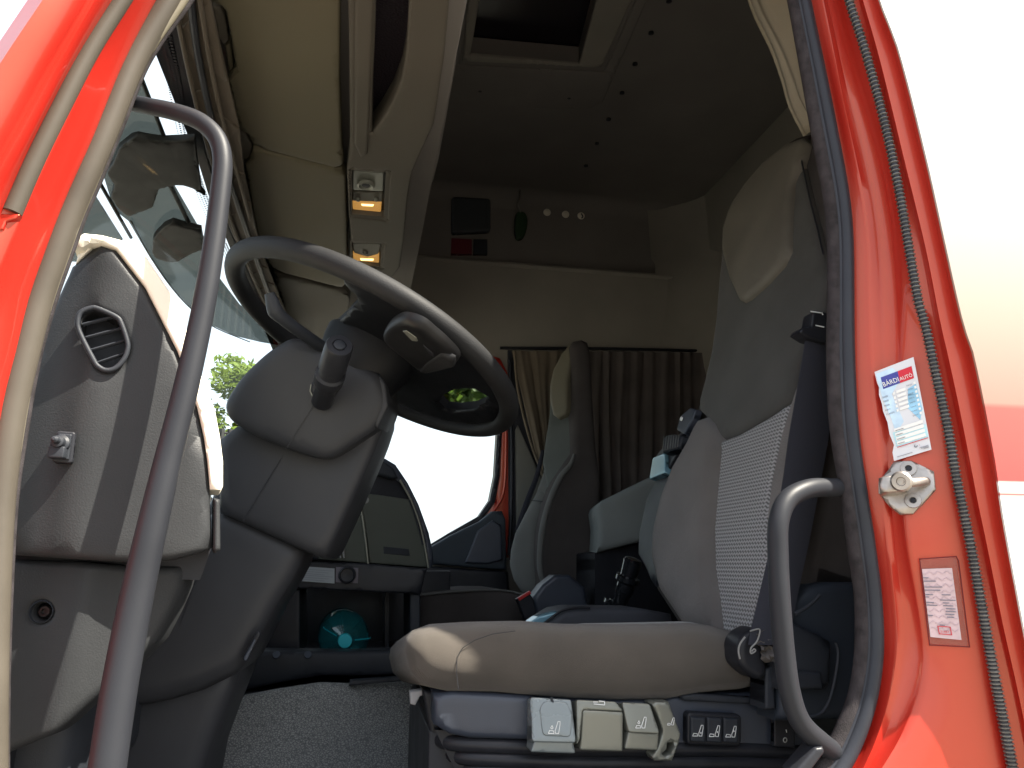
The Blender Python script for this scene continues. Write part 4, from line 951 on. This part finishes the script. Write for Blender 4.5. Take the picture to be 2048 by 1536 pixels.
# seat base
HB = PN((.3, .27, 1.6), (-.10, -1, 0))
plate('base_housing', [(868, 1388), (905, 1382), (1068, 1392), (1066, 1482), (940, 1478), (900, 1470), (868, 1450)], PY(.275), bluep, seat, depth=.38, R=.010, H=.010, g=.010)
plate('base_rear', [(1066, 1395), (1330, 1398), (1345, 1392), (1545, 1384), (1620, 1390), (1625, 1500), (1560, 1510), (1345, 1503), (1066, 1490)], PY(.285), bluep, seat, depth=.38, R=.008, g=.02)
plate('rear_ridge', [(1362, 1392), (1390, 1387), (1506, 1395), (1506, 1409), (1440, 1406), (1370, 1402)], PY(.272), plast, seat, depth=.02, R=.004)
plate('base_front_post', [(845, 1380), (880, 1384), (882, 1480), (860, 1470)], PY(.32), black, seat, depth=.3, R=.006)
SWP = PY(.268)
swp = plate('switch_frame', [(1375, 1424), (1484, 1430), (1483, 1494), (1374, 1490)], SWP, black, seat, depth=.02, R=.004, rnd=.008)
def icon(cx, cy, s, pl, par, m, extra):
    L_ = [[(cx + x * s, cy + y * s) for x, y in po] for po in ([(-14, 9), (-12, 4), (-4, 5), (-3, 10), (-14, 10)], [(0, 10), (-1, 5), (5, -14), (9, -14), (9, -9), (6, 10), (0, 10)])]
    if extra == 'drop': L_.append([(cx - 7 * s, cy - 6 * s), (cx - 10 * s, cy - 1 * s), (cx - 7 * s, cy + 1 * s), (cx - 5 * s, cy - 1 * s), (cx - 7 * s, cy - 6 * s)])
    if extra in (0, 1, 2):
        yy = [3, 0, -3][extra]; L_.append([(cx + 3 * s, cy + yy * s), (cx + 5 * s, cy + yy * s)]); L_.append([(cx + 4 * s, cy + (yy - 1.5) * s), (cx + 4 * s, cy + (yy + 1.5) * s)])
    return lines('icon', L_, pl, 1.1 if m is white else 1.3, m, par)
for k in range(3):
    x = 1382 + 33 * k
    b = plate('rocker', [(x, 1434 + k), (x + 30, 1436 + k), (x + 29, 1486 + k), (x, 1483 + k)], PY(.262), plast, swp, depth=.008, R=.003)
    icon(x + 16, 1463 + k, .9, PY(.2615), swp, white, k)
fr = plate('power_switch', [(1549, 1436), (1592, 1440), (1590, 1496), (1549, 1493)], SWP, black, seat, depth=.012, R=.002)
ring = [(1570 + 3.5 * math.cos(a), 1480 + 4.5 * math.sin(a)) for a in [k * math.pi / 6 for k in range(12)]]
lines('zero_mark', [ring], PY(.2675), 1.5, white, fr, closed=True)
lines('one_mark', [[(1572, 1460), (1573, 1464)]], PY(.2675), 1.5, white, fr)
def button(out, face, lowf, m):
    o = plate('paddle', out, PY(.245), m, seat, depth=.05, R=.0045, H=.0045, g=.006)
    if face: plate('paddle_face', face, PY(.243), m, o, depth=.006, R=.004, g=.008)
    return o
sil2 = mat('cool_silver', (0.17, 0.195, 0.2), .28, .3, var=.04)
def keyblock(front, top, m, name='paddle', y=.245, d=.05):
    # a moulded key: upright front face and a sloping upper face running back from it
    o = plate(name, front, PY(y), m, seat, depth=d, R=.003, rnd=.004, g=.008)
    global TOPP
    TOPP = PN(at(*top[0], PY(y + .004)), (-.02, -1, .22)); TN = -TOPP[1] if (CAM - TOPP[0]).dot(TOPP[1]) < 0 else TOPP[1]
    TOPP = [PN(TOPP[0] + TN * k_, TN) for k_ in (0, .002, .0024)]
    plate('upper_face', top, TOPP[0], m, o, depth=d * .8, R=.0025, rnd=.004, g=.008)
    return o
b = keyblock([(1070, 1478), (1147, 1482), (1152, 1508), (1061, 1505)], [(1061, 1394), (1143, 1399), (1152, 1478), (1151, 1486), (1065, 1484)], sil2)
plate('paddle_face', [(1079, 1418), (1088, 1402), (1134, 1404), (1145, 1430), (1141, 1474), (1086, 1471)], TOPP[1], sil2, b, depth=.004, R=.0015, rnd=.006, g=.006)
icon(1111, 1457, 1.0, TOPP[2], b, white, 'drop')
plate('slit', [(1101, 1394), (1105, 1394), (1108, 1405), (1104, 1405)], TOPP[2], black, b, depth=.003)
b = keyblock([(1166, 1420), (1247, 1424), (1246, 1504), (1160, 1501)], [(1153, 1399), (1232, 1403), (1248, 1423), (1166, 1419), (1160, 1480), (1154, 1490)], silver)
lines('icon', [[(1187, 1404), (1195, 1404)], [(1188, 1408), (1209, 1410), (1209, 1403), (1198, 1402)]], TOPP[2], 1.2, white, b)
b = keyblock([(1257, 1463), (1319, 1466), (1316, 1502), (1249, 1499)], [(1244, 1404), (1300, 1407), (1319, 1462), (1318, 1468), (1258, 1465), (1254, 1450)], silver)
icon(1284, 1447, .9, TOPP[2], b, white, 'drop')
b = plate('paddle', [(1306, 1410), (1312, 1404), (1338, 1404), (1348, 1432), (1362, 1468), (1358, 1488), (1345, 1522), (1310, 1522), (1306, 1514), (1318, 1490), (1326, 1462), (1316, 1432)], PY(.248), silver, seat, depth=.05, R=.003, g=.006,
          holes=[[(1336, 1486), (1348, 1484), (1350, 1492), (1344, 1508), (1330, 1514), (1324, 1508), (1334, 1500)]])
icon(1343, 1444, .6, PY(.2475), b, white, None)
# bellows
bel = thing('seat_bellows', 'black rubber bellows folded beneath the driver seat base', 'bellows')
for k, (q0, dx) in enumerate(((1484, 4), (1512, 26), (1538, 44))):
    tube('fold', [at(858 + dx, q0 - 18, PY(.42)), at(872 + dx, q0 - 8, PY(.34)), at(905 + dx, q0 + 2, PY(.30)), at(1000 + dx, q0 + 8, PY(.29)), at(1200, q0 + 14, PY(.29)), at(1450, q0 + 14, PY(.29)), at(1640, q0 + 20, PY(.29))], .012, black, bel, n=5, sides=12)
plate('inner_sleeve', [(870, 1460), (1640, 1490), (1640, 1620), (960, 1620), (900, 1520)], PY(.30), black, bel, depth=.35)
box('pedestal', (.12, .32, floor_z), (.66, .75, 1.55), black, bel)
# seat belt
sbt = thing('seat_belt', 'dark navy seat belt running down beside the driver backrest', 'seat belt')
def strap(name, L_, R_, pl, m, par, n=18, lift=0):
    a, b = rowf(L_), rowf(R_); y0, y1 = L_[0][1], L_[-1][1]; Rr = []
    for u_ in (0, .05, .3, .5, .7, .95, 1):
        r_ = []
        for j in range(n + 1):
            q = y0 + (y1 - y0) * j / n; p = at(a(q) * (1 - u_) + b(q) * u_, q, pl); p.y += .004 * (abs(u_ - .5) * 2) ** 2; r_.append(p)
        Rr.append(r_)
    return loft(name, Rr, m, par, .0025, tv=(0, 1, 0))
strap('webbing', [(1614, 676), (1604, 740), (1592, 809), (1580, 880), (1568, 968), (1545, 1090), (1522, 1190), (1505, 1262), (1500, 1290)], [(1656, 676), (1662, 740), (1663, 849), (1656, 900), (1647, 948), (1622, 1080), (1600, 1182), (1585, 1262), (1578, 1290)], PY(.19), belt_m, sbt)
bg_ = plate('belt_guide', [(1599, 664), (1604, 656), (1622, 652), (1626, 624), (1634, 620), (1656, 624), (1658, 682), (1650, 686), (1618, 676)], PY(.18), black, sbt, depth=.03, R=.005)
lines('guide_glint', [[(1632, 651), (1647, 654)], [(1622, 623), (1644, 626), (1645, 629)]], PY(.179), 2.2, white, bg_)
# crumpled webbing loop and buckle zone at the cushion rear
lp_ = thing('webbing_loop', 'worn frayed webbing loop hanging over the rear side of the seat cushion', 'webbing')
frayed = mat('frayed_webbing', (.10, .09, .085), .9, bump=.6, bscale=600, var=.4, vscale=60)
plate('dark_pocket', [(1478, 1296), (1484, 1276), (1500, 1262), (1520, 1258), (1530, 1300), (1535, 1345), (1520, 1360), (1495, 1345), (1480, 1325)], PY(.205), black, lp_, depth=.05, R=.010, sm=True)
def fold_(pa, pb, yy, m): 
    rr = []
    for t in range(9):
        u_ = t / 8; rr.append([at(pa[0] + (pb[0] - pa[0]) * u_ + d[0], pa[1] + (pb[1] - pa[1]) * u_ + d[1] + 3 * math.sin(u_ * 9 + d[1]), PY(yy + .006 * math.sin(u_ * 7 + d[1] * .3))) for d in ((0, -12), (2, -5), (0, 3), (3, 11), (0, 18))])
    loft('strap_end', rr, m, lp_, .002, tv=(0, 1, 0))
fold_((1512, 1272), (1562, 1276), .195, frayed)
fold_((1522, 1302), (1562, 1312), .19, frayed)
tube('edge_thread', [at(x, y, PY(.188)) for x, y in ((1500, 1262), (1518, 1258), (1519, 1268), (1513, 1284), (1502, 1296), (1502, 1307), (1511, 1302), (1508, 1298), (1503, 1303))], .0013, fab_l, lp_, n=4, sides=6)
tube('edge_thread', [at(x, y, PY(.196)) for x, y in ((1490, 1274), (1480, 1288), (1477, 1302), (1480, 1318))], .0015, fab_l, lp_, n=4, sides=6)
# storage box behind the seat
st_ = thing('storage_box', 'grey moulded storage box between driver seat and rear door post', 'storage box')
plate('box_body', [(1560, 1215), (1590, 1200), (1625, 1172), (1660, 1165), (1720, 1165), (1740, 1440), (1560, 1445)], PY(.205), mat('box_navy', (.026, .032, .042), .5), st_, depth=.07, R=.015)
plate('lid', [(1560, 1244), (1590, 1246), (1640, 1268), (1668, 1285), (1664, 1370), (1655, 1382), (1560, 1380)], PY(.185), plast, st_, depth=.04, R=.012, g=.015)
plate('lid_step', [(1580, 1340), (1645, 1345), (1650, 1380), (1590, 1380)], PY(.178), plast, st_, depth=.02, R=.006)
tube('edge_bead', [at(x, y, PY(.16)) for x, y in ((1590, 1228), (1620, 1210), (1640, 1190))], .003, plast, st_, n=4, sides=8)
tube('edge_bead', [at(x, y, PY(.16)) for x, y in ((1672, 1285), (1677, 1310), (1668, 1370), (1655, 1410), (1636, 1430), (1600, 1436))], .0028, plast, st_, n=4, sides=8)
plate('column_trim', [(1532, 1338), (1548, 1330), (1552, 1420), (1532, 1420)], PY(.21), plast, st_, depth=.05, R=.004)

# ================================================================== PASSENGER SEAT
ps = thing('truck_seat', 'grey passenger seat with dark side and small beige headrest pad', 'seat')
PSP = PY(1.72)
plate('back_side', [(1143, 690), (1150, 680), (1165, 677), (1178, 682), (1184, 710), (1188, 800), (1195, 900), (1204, 960), (1203, 1050), (1198, 1130), (1190, 1200), (1080, 1210), (1084, 1160), (1082, 1110), (1085, 1060), (1098, 1000), (1112, 960), (1130, 930), (1146, 905), (1148, 840), (1146, 760)], PSP, fab_k, ps, depth=.12, R=.030, H=.025, g=.02)
plate('back_front', [(1146, 690), (1120, 720), (1101, 755), (1098, 790), (1096, 830), (1085, 900), (1082, 925), (1098, 1010), (1112, 995), (1140, 950), (1150, 905), (1152, 800), (1150, 720)], PN(at(1120, 900, PY(1.80)), (-.75, -.62, .2)), mat('passenger_panel', (0.085, 0.092, 0.086), .85, bump=.3, bscale=900, var=.1), ps, depth=.05, R=.02, H=.016, g=.02)
plate('headrest_pad', [(1141, 683), (1122, 705), (1105, 738), (1098, 768), (1098, 800), (1104, 828), (1113, 835), (1128, 828), (1133, 815), (1134, 760), (1142, 715)], PN(at(1120, 760, PY(1.76)), (-.75, -.62, .2)), mat('beige_pad', (0.13, 0.12, 0.088), .6), ps, depth=.03, R=.015, H=.012, g=.012)
plate('bolster', [(1082, 955), (1065, 990), (1045, 1025), (1025, 1065), (1016, 1100), (1014, 1130), (1022, 1160), (1042, 1190), (1085, 1195), (1088, 1160), (1080, 1130), (1076, 1080), (1082, 1045), (1100, 1000), (1101, 990)], PN(at(1060, 1080, PY(1.85)), (-.6, -.8, .1)), fab_p, ps, depth=.06, R=.04, H=.03, g=.018)
plate('shoulder', [(1084, 950), (1090, 925), (1086, 910), (1096, 955), (1103, 995), (1080, 1000), (1066, 1000)], PN(at(1090, 960, PY(1.84)), (-.6, -.8, .1)), fab_p, ps, depth=.04, R=.01)
tube('piping', [at(x, y, PY(1.69)) for x, y in ((1148, 908), (1140, 930), (1120, 955), (1100, 1000), (1086, 1050), (1080, 1100), (1080, 1140), (1088, 1168))], [.004, .010, .011, .011, .010, .009], fab_p, ps, n=5, sides=10)
lines('seam', [[(1064, 1001), (1085, 1003), (1102, 1000)]], PN(at(1060, 1080, PY(1.835)), (-.6, -.8, .1)), 1.5, black, ps)
plate('cushion', [(838, 1192), (850, 1189), (900, 1184), (960, 1180), (1010, 1180), (1060, 1190), (1100, 1210), (1100, 1262), (838, 1262)], PY(1.55), fab_k, ps, depth=.5, R=.03, H=.02, g=.02)
tube('cushion_piping', [at(x, y, PY(1.548)) for x, y in ((845, 1190), (900, 1184), (960, 1180.5), (1010, 1181), (1050, 1190))], .003, fab_p, ps, n=4, sides=8)
plate('recliner_cover', [(1066, 1195), (1085, 1170), (1110, 1150), (1140, 1150), (1170, 1175), (1180, 1230), (1075, 1240)], PY(1.50), bluep, ps, depth=.08, R=.012)
bk = thing('belt_buckle', 'black seat belt buckle with a red release, beside the passenger seat', 'buckle')
plate('body', [(1034, 1198), (1058, 1184), (1068, 1200), (1076, 1238), (1050, 1240)], PY(1.42), black, bk, depth=.03, R=.005)
plate('release', [(1036, 1196), (1060, 1182), (1063, 1187), (1039, 1202)], PY(1.415), redbuckle, bk, depth=.02, R=.002)
pb = thing('passenger_belt', 'black seat belt strap slanting past the passenger backrest', 'seat belt')
strap('webbing', [(1083, 900), (1070, 950), (1050, 1000), (1030, 1060)], [(1090, 900), (1080, 950), (1062, 1000), (1040, 1060)], PY(1.95), belt_m, pb, n=8)
# bunk between the seats
bn = thing('bunk', 'blue grey padded bunk edge visible between the two seats', 'bunk')
plate('mattress', [(1192, 1019), (1196, 1008), (1204, 1001), (1250, 978), (1297, 955), (1400, 930), (1400, 1060), (1275, 1086), (1194, 1106), (1197, 1055)], PN(at(1240, 1030, PY(1.45)), (-.2, -1, 0)), seatgrey, bn, depth=.5, R=.02, g=.02)
plate('bunk_base', [(1190, 1106), (1300, 1082), (1400, 1062), (1400, 1260), (1190, 1260)], PY(1.50), black, bn, depth=.5)
# gear lever
gv = thing('gear_lever', 'glossy black gear lever with collar and ball foot between the seats', 'gear lever')
gb = mat('gloss_black', (.010, .011, .013), .15, coat=.5)
p0_ = at(1238, 1215, PY(1.10)); p1_ = at(1267, 1118, PY(1.06)); ax = p1_ - p0_; L = ax.length
lathe('knob', p0_, ax, [(0, .020), (L * .25, .021), (L * .30, .025), (L * .50, .025), (L * .55, .034), (L * .64, .034), (L * .66, .024), (L * .95, .027), (L * 1.0, .022), (L * 1.02, .010), (L * 1.02, 0)], gb, gv, 26)
for k in range(4): lathe('boot_ring', at(1216 + k * 10, 1215 + k, PY(1.10)), (1, -.2, .3), [(-.006, .022), (0, .030), (.006, .022)], gb, gv, 22)
# armrest / console between seats behind the cushion
cn = thing('centre_console', 'dark padded console top beyond the driver cushion, blue film at its front', 'console')
plate('top_pad', [(1085, 1250), (1130, 1222), (1160, 1217), (1290, 1218), (1345, 1228), (1350, 1262), (1085, 1262)], PY(.86), mat('console_grey', (.055, .058, .068), .6, bump=.2, bscale=400, var=.1), cn, depth=.18, R=.014, H=.012, g=.02)
plate('blue_film', [(1056, 1248), (1075, 1234), (1110, 1225), (1122, 1224), (1100, 1240), (1086, 1250)], PY(.87), glassy, cn, depth=.05, R=.003)
tube('edge_cord', [at(x, y, PY(.855)) for x, y in ((1084, 1250), (1100, 1238), (1122, 1222), (1150, 1216), (1180, 1216))], .003, black, cn, n=4, sides=8)
box('console_body', (.30, .90, floor_z), (.75, 1.3, 1.62), black, cn)

# ================================================================== DOOR POST DETAILS
def pillar_at(px, py):   # the point of the post surface under a photo pixel (by its depth profile)
    best = None
    F_ = [(MM, -.032), (mix(MM, T2, .10), -.037), (mix(MM, T2, .4), -.046), (mix(MM, T2, .8), -.056), (T2, -.064)]
    F_ = [(S1, .004), (mix(S1, HH, .45), -.003), (HH, -.014), (mix(HH, MM, .7), -.022), (mix(HH, MM, .92), -.029)] + F_
    for (f, a), (g_, b) in zip(F_, F_[1:]):
        if f(py) <= px <= g_(py): t = (px - f(py)) / (g_(py) - f(py)); return a + (b - a) * t
    return -.045
def wrapper(o):   # nudges a plane so that a sticker lies on the post
    return o
def sticker_plane(pts, lift):
    P = [at(x, y, PY(pillar_at(x, y))) for x, y in pts]
    c = sum(P, Vector()) / len(P); n = (P[1] - P[0]).cross(P[2] - P[0]).normalized()
    if (CAM - c).dot(n) < 0: n = -n
    S_ = []
    for i in range(9):
        for j in range(9):
            a_ = Vector(pts[0]).lerp(Vector(pts[1]), i / 8); b_ = Vector(pts[-1]).lerp(Vector(pts[2 if len(pts) > 3 else 2]), i / 8) if len(pts) > 3 else Vector(pts[2])
            q_ = a_.lerp(b_, j / 8); S_.append(at(q_.x, q_.y, PY(pillar_at(q_.x, q_.y))))
    mx = max((p - c).dot(n) for p in S_)
    return PN(c + n * (mx + lift), n)
# service sticker
ss = thing('service_sticker', 'white and blue oil change sticker on the red post above the striker', 'sticker')
K = [(1749, 743), (1826, 714), (1864, 899), (1788, 922)]
sp_ = sticker_plane(K, .004)
def sl_(o): return PN(sp_[0] + sp_[1] * o, sp_[1])
plate('sheet', [(1749, 744), (1790, 728), (1827, 714), (1845, 806), (1863, 899), (1788, 922), (1785, 905), (1788, 890), (1779, 868), (1775, 845), (1766, 822), (1764, 808), (1758, 790), (1758, 775), (1754, 765)], sp_, paper, ss, depth=.001)
K2 = [(1751, 748), (1826, 720), (1856, 874), (1784, 896)]
def uv(u_, v_):   # sticker coordinates
    a = Vector(K[0]).lerp(Vector(K[1]), u_); b = Vector(K[3]).lerp(Vector(K[2]), u_); return tuple(a.lerp(b, v_))
def patch(name, u0, v0, u1, v1, o, m, par=ss, poly=None): return plate(name, poly or [uv(u0, v0), uv(u1, v0), uv(u1, v1), uv(u0, v1)], sl_(o), m, par, depth=.0003)
plate('blue_print', [uv(.02, .03), uv(.45, .03), uv(.62, .16), uv(.30, .30), uv(.45, .62), uv(.20, .72), uv(.16, .55), uv(.05, .30)], sl_(.0004), mat('pale_blue_print', (.50, .66, .80), .5, var=.15, vscale=60), ss, depth=.0003)
plate('blue_print', [uv(.72, .30), uv(.94, .28), uv(.97, .55), uv(.86, .66), uv(.62, .50)], sl_(.0004), cyan, ss, depth=.0003)
plate('blue_print', [uv(.12, .70), uv(.97, .72), uv(.97, .86), uv(.14, .86)], sl_(.0004), mat('aqua_print', (.42, .66, .72), .5, var=.1, vscale=60), ss, depth=.0003)
patch('blue_banner', .12, .085, .56, .215, .0008, blue); patch('red_banner', .56, .085, .92, .215, .0008, redink)
text('lettering', 'BÁRDI', uv(.15, .195), uv(.55, .195), sl_(.0012), white, ss, hscale=1.25)
text('lettering', 'AUTÓ', uv(.58, .195), uv(.90, .195), sl_(.0012), white, ss, hscale=1.25)
for k, s_ in enumerate(('5000', '7000', '9000', 'INEO', 'CLASSIC')):
    v_ = .30 + k * .042 * 1.12
    text('lettering', s_, uv(.06, v_ + .012), uv(.06 + (.135 if k < 4 else .22), v_ + .012), sl_(.0008), greyink, ss)
    patch('tick_box', .33, v_ - .016, .385, v_ + .012, .0010, white); patch('entry_box', .42, v_ - .022, .66, v_ + .008, .0010, white)
for k, s_ in enumerate(('0W20', '0W30', '0W40', '5W30', '5W40', '10W40', '15W40', '20W50')):
    v_ = .265 + k * .0465; text('lettering', s_, uv(.70, v_ + .012), uv(.84, v_ + .012), sl_(.0010), greyink, ss); patch('tick_box', .88, v_ - .012, .935, v_ + .014, .0010, white)
for k in range(4): patch('entry_row', .17, .665 + k * .048, .92, .665 + k * .048 + .036, .0010, white)
for k in range(4): lines('small_print', [[uv(.20, .69 + k * .048), uv(.40 - .04 * (k % 2), .69 + k * .048)]], sl_(.0013), .9, greyink, ss)
lines('red_rule', [[uv(.16, .868), uv(.96, .868)]], sl_(.0013), 1.4, redink, ss)
text('lettering', 'T', uv(.70, .925), uv(.73, .925), sl_(.0010), redink, ss)
lines('emblem', [[(uv(.62 + .035 * math.cos(a), .912 + .014 * math.sin(a))) for a in [k * .7 for k in range(7)]]], sl_(.0010), 1.3, greyink, ss)
lines('small_print', [[uv(.70, .945), uv(.93, .945)], [uv(.74, .956), uv(.93, .956)], [uv(.80, .966), uv(.93, .966)], [uv(.10, .968), uv(.50, .968)]], sl_(.0010), .8, greyink, ss)
# striker
sk = thing('door_striker', 'worn steel door striker bolted to the red post with two screws', 'door striker')
K = [(1790, 922), (1820, 920), (1868, 985), (1800, 1025)]
kp = sticker_plane([(1770, 940), (1860, 940), (1815, 1020)], .003)
def kl(o): return PN(kp[0] + kp[1] * o, kp[1])
plate('plate', [(1757, 962), (1779, 936), (1787, 922), (1822, 920), (1868, 942), (1872, 978), (1845, 1008), (1826, 1026), (1800, 1027), (1778, 1010), (1757, 984)], kl(.002), steel, sk, depth=.010, R=.003, g=.008)
for q in ((1817, 937), (1826, 1001)):
    c = at(*q, kl(.0025)); s = lathe('screw', c, kp[1], [(0, .0105), (.0018, .010), (.0018, .0045), (-.001, .003), (-.001, 0)], steel, sk, 24)
    lathe('drive', c + kp[1] * .0005, kp[1], [(0, .0038), (.0005, .0038), (.0005, 0)], black, s, 6)
a = at(1848, 965, kl(.004)); b = at(1803, 963, kl(.036))
tube('pin', [at(1852, 963, kl(.003)), at(1840, 964, kl(.016)), at(1822, 965, kl(.03)), b], .0062, steel, sk, n=5, sides=16)
ax = (CAM - b).normalized() + Vector((-.1, 0, 0))
h = lathe('pin_head', b - ax * .004, ax, [(0, .0110), (.003, .0135), (.009, .0135), (.012, .011), (.012, .006), (.009, .005), (.009, 0)], steel, sk, 28)
plate('arm', [(1757, 956), (1766, 952), (1800, 948), (1816, 960), (1814, 976), (1790, 983), (1760, 984)], kl(.028), steel, sk, depth=.026, R=.003, g=.008)
# registration label
rg = thing('rating_label', 'pale pink printed data label behind a clear film on the lower red post', 'label')
K = [(1839, 1118), (1912, 1113), (1939, 1294), (1859, 1290)]
rp = sticker_plane(K, .003)
def rl_(o): return PN(rp[0] + rp[1] * o, rp[1])
filmm = glass('clear_film', (.88, .82, .82), .04)
plate('film', K[:2] + [(1917, 1122)] + K[2:], rp, filmm, rg, depth=.0005)
plate('sheet', [(1844, 1138), (1904, 1136), (1923, 1280), (1861, 1274)], rl_(.0008), pink, rg, depth=.0004)
lines('film_edge', [[(1839, 1118), (1912, 1113), (1917, 1122), (1939, 1294), (1859, 1290), (1839, 1118)]], rl_(.0008), 2.0, mat('dark_edge', (.12, .01, .012), .5), rg)
def ruv(u_, v_):
    a = Vector((1844, 1138)).lerp(Vector((1904, 1136)), u_); b = Vector((1861, 1274)).lerp(Vector((1923, 1280)), u_); return tuple(a.lerp(b, v_))
L_ = []
for (u0, u1, v_) in ((.02, .16, .13), (.02, .40, .18), (.02, .58, .265), (.02, .50, .31), (.02, .24, .375), (.56, .82, .375), (.02, .10, .41), (.48, .96, .45), (.02, .24, .49), (.56, .74, .49), (.02, .34, .53), (.56, .86, .53), (.64, .92, .57), (.62, .92, .61), (.60, .86, .65), (.02, .14, .68), (.64, .84, .69), (.36, .50, .81)):
    u_ = u0
    while u_ < u1:
        w_ = random.uniform(.03, .09); L_.append([ruv(u_, v_), ruv(min(u1, u_ + w_), v_)]); u_ += w_ + .02
lines('print', L_, rl_(.0012), 1.7, greyink, rg)
lines('wavy_print', [[ruv(.02 + .96 * t / 14, .06 + .09 * k + .022 * math.sin(t * 1.5 + k)) for t in range(15)] for k in range(10)], rl_(.0010), .8, mat('faint_print', (.50, .38, .42), .5), rg)
lines('stamp_box', [[ruv(.28, .83), ruv(.68, .83), ruv(.70, .94), ruv(.30, .94), ruv(.28, .83)]], rl_(.0014), 1.4, redink, rg)
text('stamp', '51457', ruv(.34, .92), ruv(.62, .92), rl_(.0014), redink, rg)

# ================================================================== OUTSIDE
def tree(name, lab, base, h, r, seed, m_leaf, trunk=.12, n=2600, ls=.13, grp='trees round the yard'):
    rnd = random.Random(seed); t = thing(name, lab, 'tree', grp); bark = MATS.get('bark') or mat('bark', (.09, .06, .04), .9, var=.2)
    B = Vector(base); tp = B + Vector((0, 0, h * .55))
    tube('trunk', [B, B + Vector((.1, .05, h * .3)), tp], [trunk, trunk * .7, trunk * .35], bark, t, n=5, sides=10)
    for k in range(7):
        a = rnd.uniform(0, 6.28); z0 = rnd.uniform(.3, .55); s = B + Vector((0, 0, h * z0)); e = s + Vector((math.cos(a) * r * .7, math.sin(a) * r * .7, h * rnd.uniform(.12, .35)))
        tube('branch', [s, s.lerp(e, .5) + Vector((0, 0, .1)), e], [trunk * .35, trunk * .2, .01], bark, t, n=3, sides=6)
    cl = []
    for k in range(26):
        a = rnd.uniform(0, 6.28); zz = rnd.uniform(-1, 1); q = math.sqrt(1 - zz * zz) * rnd.uniform(.4, 1)
        cl.append((B + Vector((math.cos(a) * q * r * .75, math.sin(a) * q * r * .75, h * .66 + zz * h * .28)), rnd.uniform(.18, .36) * r))
    vs = []; fs = []
    for k in range(n):
        c_, cr = cl[rnd.randrange(len(cl))]; d = Vector((rnd.gauss(0, 1), rnd.gauss(0, 1), rnd.gauss(0, 1))).normalized() * cr * rnd.uniform(.5, 1.05)
        p = c_ + d; u_ = Vector((rnd.gauss(0, 1), rnd.gauss(0, 1), rnd.gauss(0, .6))).normalized(); v_ = u_.orthogonal().normalized(); l = ls * rnd.uniform(.6, 1.3); s = len(vs)
        vs += [p - u_ * l, p + v_ * l * .45, p + u_ * l, p - v_ * l * .45]; fs.append([s, s + 1, s + 2, s + 3])
    mk('crown', vs, fs, m_leaf, t, recalc=False)
    return t
def leafm(name, c):
    m = mat(name, c, .6, var=.35, vscale=1.5); t = m.node_tree; b = t.nodes['Principled BSDF']
    tr = t.nodes.new('ShaderNodeBsdfTranslucent'); tr.inputs[0].default_value = (c[0] * 1.6, c[1] * 1.5, c[2], 1)
    mx = t.nodes.new('ShaderNodeMixShader'); mx.inputs[0].default_value = .4; o = [n for n in t.nodes if n.type == 'OUTPUT_MATERIAL'][0]
    t.links.new(b.outputs[0], mx.inputs[1]); t.links.new(tr.outputs[0], mx.inputs[2]); t.links.new(mx.outputs[0], o.inputs[0]); return m
lf1 = leafm('sunlit_leaves', (.11, .16, .02)); lf2 = leafm('dark_leaves', (.05, .09, .02))
def gpt(px, d):   # ground point under a photo column at distance d
    r_ = ray(px, 1130); r_.z = 0; r_.normalize(); q = CAM + r_ * d; return (q.x, q.y, 0)
tree('broadleaf_tree', 'sunlit yellow green tree seen through the windshield left of the column', gpt(428, 16), 6.2, 1.3, 3, lf1, n=6500, ls=.085)
tree('broadleaf_tree', 'dry yellowish tree glimpsed through the smoked visor above the cream trim', gpt(180, 14), 7.2, 1.3, 8, lf1, n=4000, ls=.10)
tree('broadleaf_tree', 'dark green tree seen reflected in the mirror through the lower wheel gap', (8, 6, 0), 4.6, 2.6, 5, lf2, n=6000, ls=.16)
fe = thing('metal_fence', 'dark wire fence below the sunlit tree beyond the windshield', 'fence')
fm = mat('fence_metal', (.03, .03, .03), .5)
for k in range(9):
    p = Vector(gpt(340 + 16 * k, 9)); tube('post', [p, p + Vector((0, 0, 3.3))], .03, fm, fe, smooth=False, sides=6)
for z_ in (2.2, 2.6, 3.0, 3.25):
    tube('wire', [Vector(gpt(340, 9)) + Vector((0, 0, z_)), Vector(gpt(468, 9)) + Vector((0, 0, z_))], .015, fm, fe, smooth=False, sides=5)

# ------------------------------------------------------------------ put each thing's empty at its base
bpy.context.view_layer.update()
for o in [o for o in COL.objects if o.type == 'EMPTY']:
    ch = list(o.children); lo = Vector((1e9,) * 3); hi = Vector((-1e9,) * 3)
    for c in ch:
        for k in c.bound_box:
            p = Vector(k) + Vector(c.location)
            lo = Vector(map(min, lo, p)); hi = Vector(map(max, hi, p))
    if not ch: continue
    base = Vector(((lo.x + hi.x) / 2, (lo.y + hi.y) / 2, lo.z))
    o.location = base
    for c in ch: c.location = Vector(c.location) - base
for o in COL.objects:
    if '_wp' in o: del o['_wp']
